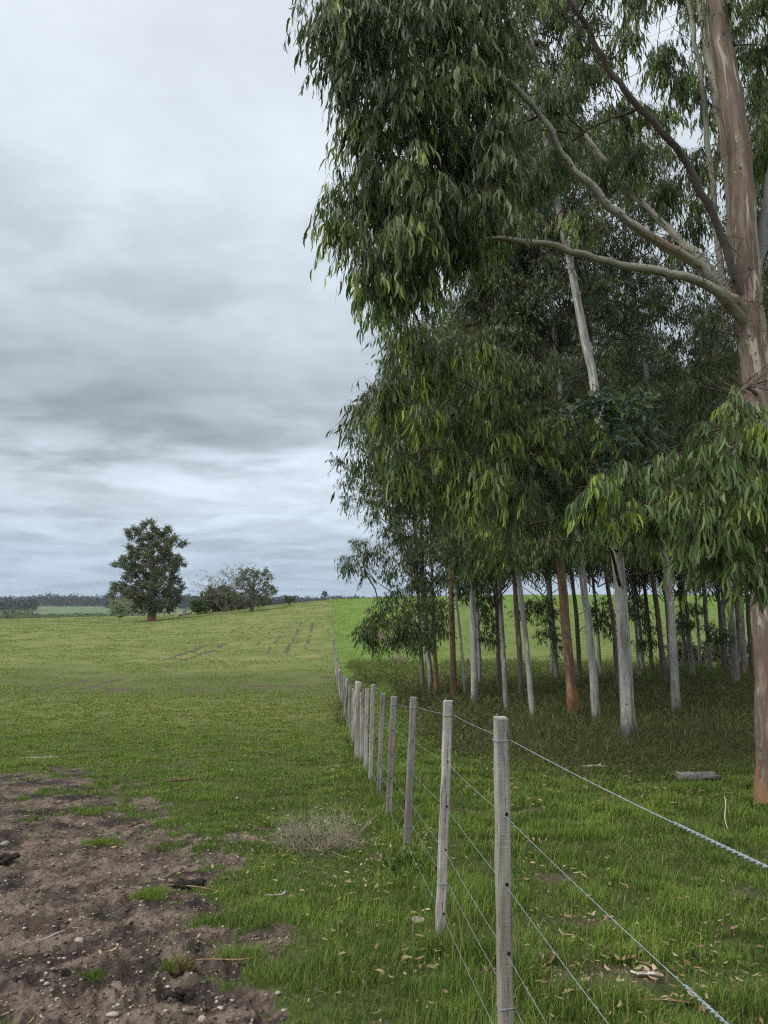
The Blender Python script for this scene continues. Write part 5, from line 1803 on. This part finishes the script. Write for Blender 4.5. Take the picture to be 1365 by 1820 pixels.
def half_bare_tree():
    rng = np.random.default_rng(73)
    Y = min(hit(398, 1086)[1], 160.0)
    g = pix(398, 1086, Y)
    g[2] = float(terrain(g[0], g[1]))
    root = thing('half_bare_tree', 'half-bare grey tree with spreading leafless branches above the thicket', 'tree', g)
    mb = MB()
    tips = []

    def grow(p, d, ln, r, lev):
        n = 5
        P = [p]
        for i in range(n):
            d = unit(d + rng.standard_normal(3) * 0.16 + np.array([0, 0, 0.05]))
            P.append(P[-1] + d * ln / n)
        P = np.array(P)
        mb.tube(P, np.linspace(r, r * 0.55, n + 1), 5 if lev > 1 else 7, 0, cap=False)
        if lev >= 4:
            tips.append(P[-1])
            return
        for i in range(4 if lev < 3 else 3):
            nd = unit(d + rng.standard_normal(3) * np.array([0.85, 0.6, 0.55]))
            grow(P[-1 - (i % 3)], nd, ln * rng.uniform(0.6, 0.85), r * 0.52, lev + 1)
    for k in range(4):
        a = k * 1.57
        grow(np.array([0, 0, -0.2]), unit(np.array([math.cos(a) * 0.7, math.sin(a) * 0.5, 1.0])), 3.7 * Y / 125, 0.16, 1)
    mb.build('trunk', M['grey_branch'], root)
    m2 = MB()
    tips = np.array(tips)
    tips = tips[rng.uniform(0, 1, len(tips)) < 0.85]
    clumps(m2, tips, 0.5, 26, rng, 0.16, 0.08, 0.3, False, 0.1, 5, twig_r=0.006)
    m2.build('crown', [M['leaf_olive'], M['dry_twig']], root)


half_bare_tree()


def fallen_trunk():
    rng = np.random.default_rng(75)
    Y = min(hit(330, 1095)[1], 160.0)
    g = pix(330, 1095, Y)
    g[2] = float(terrain(g[0], g[1]))
    mb = MB()
    P = np.array([[-1.4, -0.4, 0.1], [-0.6, -0.1, 0.35], [0.3, 0.0, 0.5], [1.3, 0.2, 0.75]])
    mb.tube(spline(P, 12), np.linspace(0.26, 0.18, 12), 10, 0, True, None, 0.08, rng)
    for k in range(7):
        a = rng.uniform(0, 6.28)
        b = np.array([-0.4 + rng.normal(0, 0.25), 0.2, 0.4])
        mb.tube(spline(np.array([b, b + [0.2 * math.cos(a) - 0.1, 0.1, 0.6], b + [0.5 * math.cos(a) - 0.1, 0.2, 0.9 + rng.uniform(0, 0.7)]]), 6), np.linspace(0.12, 0.04, 6), 6, 0, True, None, 0.1, rng)
    tag(mb.build('fallen_tree', M['dead_wood'], None, tuple(g)), 'grey fallen tree trunk with upturned roots on the slope right of the tall tree', 'log')


fallen_trunk()
for px_b, lab in ((291.5, 'left of two short wooden posts right of the tall tree trunk'), (297, 'right of two short wooden posts right of the tall tree trunk')):
    g = pix(px_b, 1094, min(hit(px_b, 1094)[1], 160.0))
    g[2] = float(terrain(g[0], g[1]))
    rng = np.random.default_rng(int(px_b))
    mb = MB()
    zz = np.array([-0.3, 0.2, 0.7, 1.15, 1.2])
    mb.tube(np.stack([zz * 0.02, zz * 0, zz], -1), [0.11, 0.11, 0.105, 0.10, 0.08], 12, 0, True, None, 0.03, rng)
    tag(mb.build('wooden_post', M['post'], None, tuple(g)), lab, 'post', 'short posts by the tall tree')

# ------------------------------------------------------------------ far valley: hedges, woods
def far_wood(name, specs, lab, leaf, kind='stuff', seed=1, cat='wood'):
    """many small crowns along lines on the far land"""
    rng = np.random.default_rng(seed)
    mb = MB()
    for (x0, x1, ytop, Y, hgt, n, per, wid) in specs:
        px = rng.uniform(x0, x1, n)
        Yd = Y * rng.uniform(0.97, 1.05, n)
        X = (px - 682.5) / FPX * Yd
        Z = terrain(X, Yd)
        H = hgt * rng.uniform(0.6, 1.12, n) * (0.78 + 0.45 * fbm(px * 0.06, px * 0 + seed, seed, 3))
        ci = np.repeat(np.arange(n), per)
        d = unit(rng.standard_normal((n * per, 3))) * np.sqrt(rng.uniform(0, 1, (n * per, 1)))
        Wd = wid * rng.uniform(0.7, 1.3, n)
        C = np.stack([X, Yd, Z + H * 0.5], -1)[ci] + d * np.stack([Wd, Wd, H * 0.5], -1)[ci]
        D = unit(rng.standard_normal((n * per, 3)) + [0, 0, 0.4])
        Sd = unit(np.cross(D, rng.standard_normal((n * per, 3))))
        sz = np.minimum(H[ci], Wd[ci] * 2) * 0.26 * rng.uniform(0.6, 1.4, n * per)
        ct = rng.uniform(0, 1, n)
        tone = np.stack([np.clip(ct[ci] * 0.6 + 0.2 + rng.normal(0, 0.15, n * per), 0, 1), (rng.uniform(0, 1, n) < 0.1)[ci] * 0.5, np.zeros(n * per)], -1)
        leaves(mb, C - D * sz[:, None] * 0.5, D, Sd, sz, sz * 0.8, tone, False)
    tag(mb.build(name, [M[leaf]]), lab, cat, kind=kind)


# px0, px1, (unused), distance, height, count, faces each, half width
far_wood('forest', [(-160, 72, 0, 1050, 22, 300, 46, 4.5), (70, 205, 0, 2000, 13, 170, 30, 7), (70, 420, 0, 1500, 24, 620, 34, 6), (330, 660, 0, 1150, 21, 620, 34, 5), (560, 800, 0, 1000, 19, 420, 34, 4.6), (-160, 700, 0, 2600, 18, 700, 22, 9), (190, 330, 0, 1250, 17, 140, 34, 5)],
         'dark blue-green forest belt along the horizon', 'leaf_distant', seed=83, cat='forest')
far_wood('shrubbery', [(-120, 210, 0, 560, 4.5, 260, 40, 3.0), (-140, 60, 0, 640, 8, 90, 46, 4.0), (-140, 230, 0, 700, 3.6, 220, 36, 3.2), (60, 250, 0, 480, 2.6, 130, 40, 2.2)],
         'band of olive shrubs in the valley at far left', 'leaf_olive', seed=85, cat='shrubs')
far_tree('willow_tree', (215, 1092), 420, [(197, 1100), (197, 1080), (205, 1068), (218, 1064), (230, 1072), (233, 1086), (233, 1100)], 60, 3, 2.2, 220, 0.6, 'leaf_light', 'bark_brown', 3, 'pale yellow-green round willow-like tree in the valley left of the tall tree', depth=4, seed=87, young=0.1, flare=1.1, trunk_top=0.5)
for px_b, py_b, Y, hh, lab in ((577, 1054, 900, 22, 'single emergent tree rising above the forest belt beside the fence crest'),):
    far_tree('forest_tree', (px_b, 1066), Y, [(px_b - 4, py_b + 5), (px_b - 3, py_b - 1), (px_b, py_b - 3), (px_b + 3, py_b), (px_b + 4, py_b + 5)], 10, 1.5, 2.0, 60, 1.5, 'leaf_distant', 'bark_brown', 1.2, lab, depth=3, seed=int(px_b), flare=1.0, trunk_top=0.7, group='emergent forest trees')

# ------------------------------------------------------------------ brown brush behind the grove
for a, (pb, Yb, out, lab) in enumerate([((1215, 1180), 50, [(1185, 1180), (1190, 1150), (1215, 1140), (1240, 1150), (1245, 1180)], 'low brown brush behind the trunks right of the grove middle'),
                                        ((1285, 1175), 52, [(1255, 1176), (1262, 1145), (1290, 1138), (1320, 1150), (1325, 1178)], 'taller reddish-brown brush behind the slim far trunks')]):
    far_tree('brush_bush', pb, Yb, out, 40, 6, 0.5, 120, 0.16, 'brush_leaf', 'bark_brown', 4, lab, 'bush', 1.0, 0.5, 120 + a, young=0.0, flare=1.0)

# ------------------------------------------------------------------ damp air over the far land
def haze():
    m = bpy.data.materials.new('haze')
    m.use_nodes = True
    n = NT(m.node_tree)
    v = n.n('ShaderNodeVolumePrincipled', None, Color=(0.80, 0.88, 1.0, 1.0), Density=0.00010, Anisotropy=0.2)
    n.n('ShaderNodeOutputMaterial', None, Volume=v.outputs[0])
    bpy.context.view_layer.update()
    top = 0.0
    for o in COL.objects:
        if o.type == 'MESH':
            top = max(top, max((o.matrix_world @ mathutils.Vector(c)).z for c in o.bound_box))
    a, z0, z1 = 3080.0, -24.0, top + 0.8
    V = [(x, y, z) for z in (z0, z1) for y in (-a, a) for x in (-a, a)]
    Q = [(0, 2, 3, 1), (4, 5, 7, 6), (0, 1, 5, 4), (1, 3, 7, 5), (3, 2, 6, 7), (2, 0, 4, 6)]
    tag(link('haze', mesh_np('haze', V, Q, None, [m], smooth=False)), 'thin blue haze over the far land', 'haze', kind='stuff')


haze()
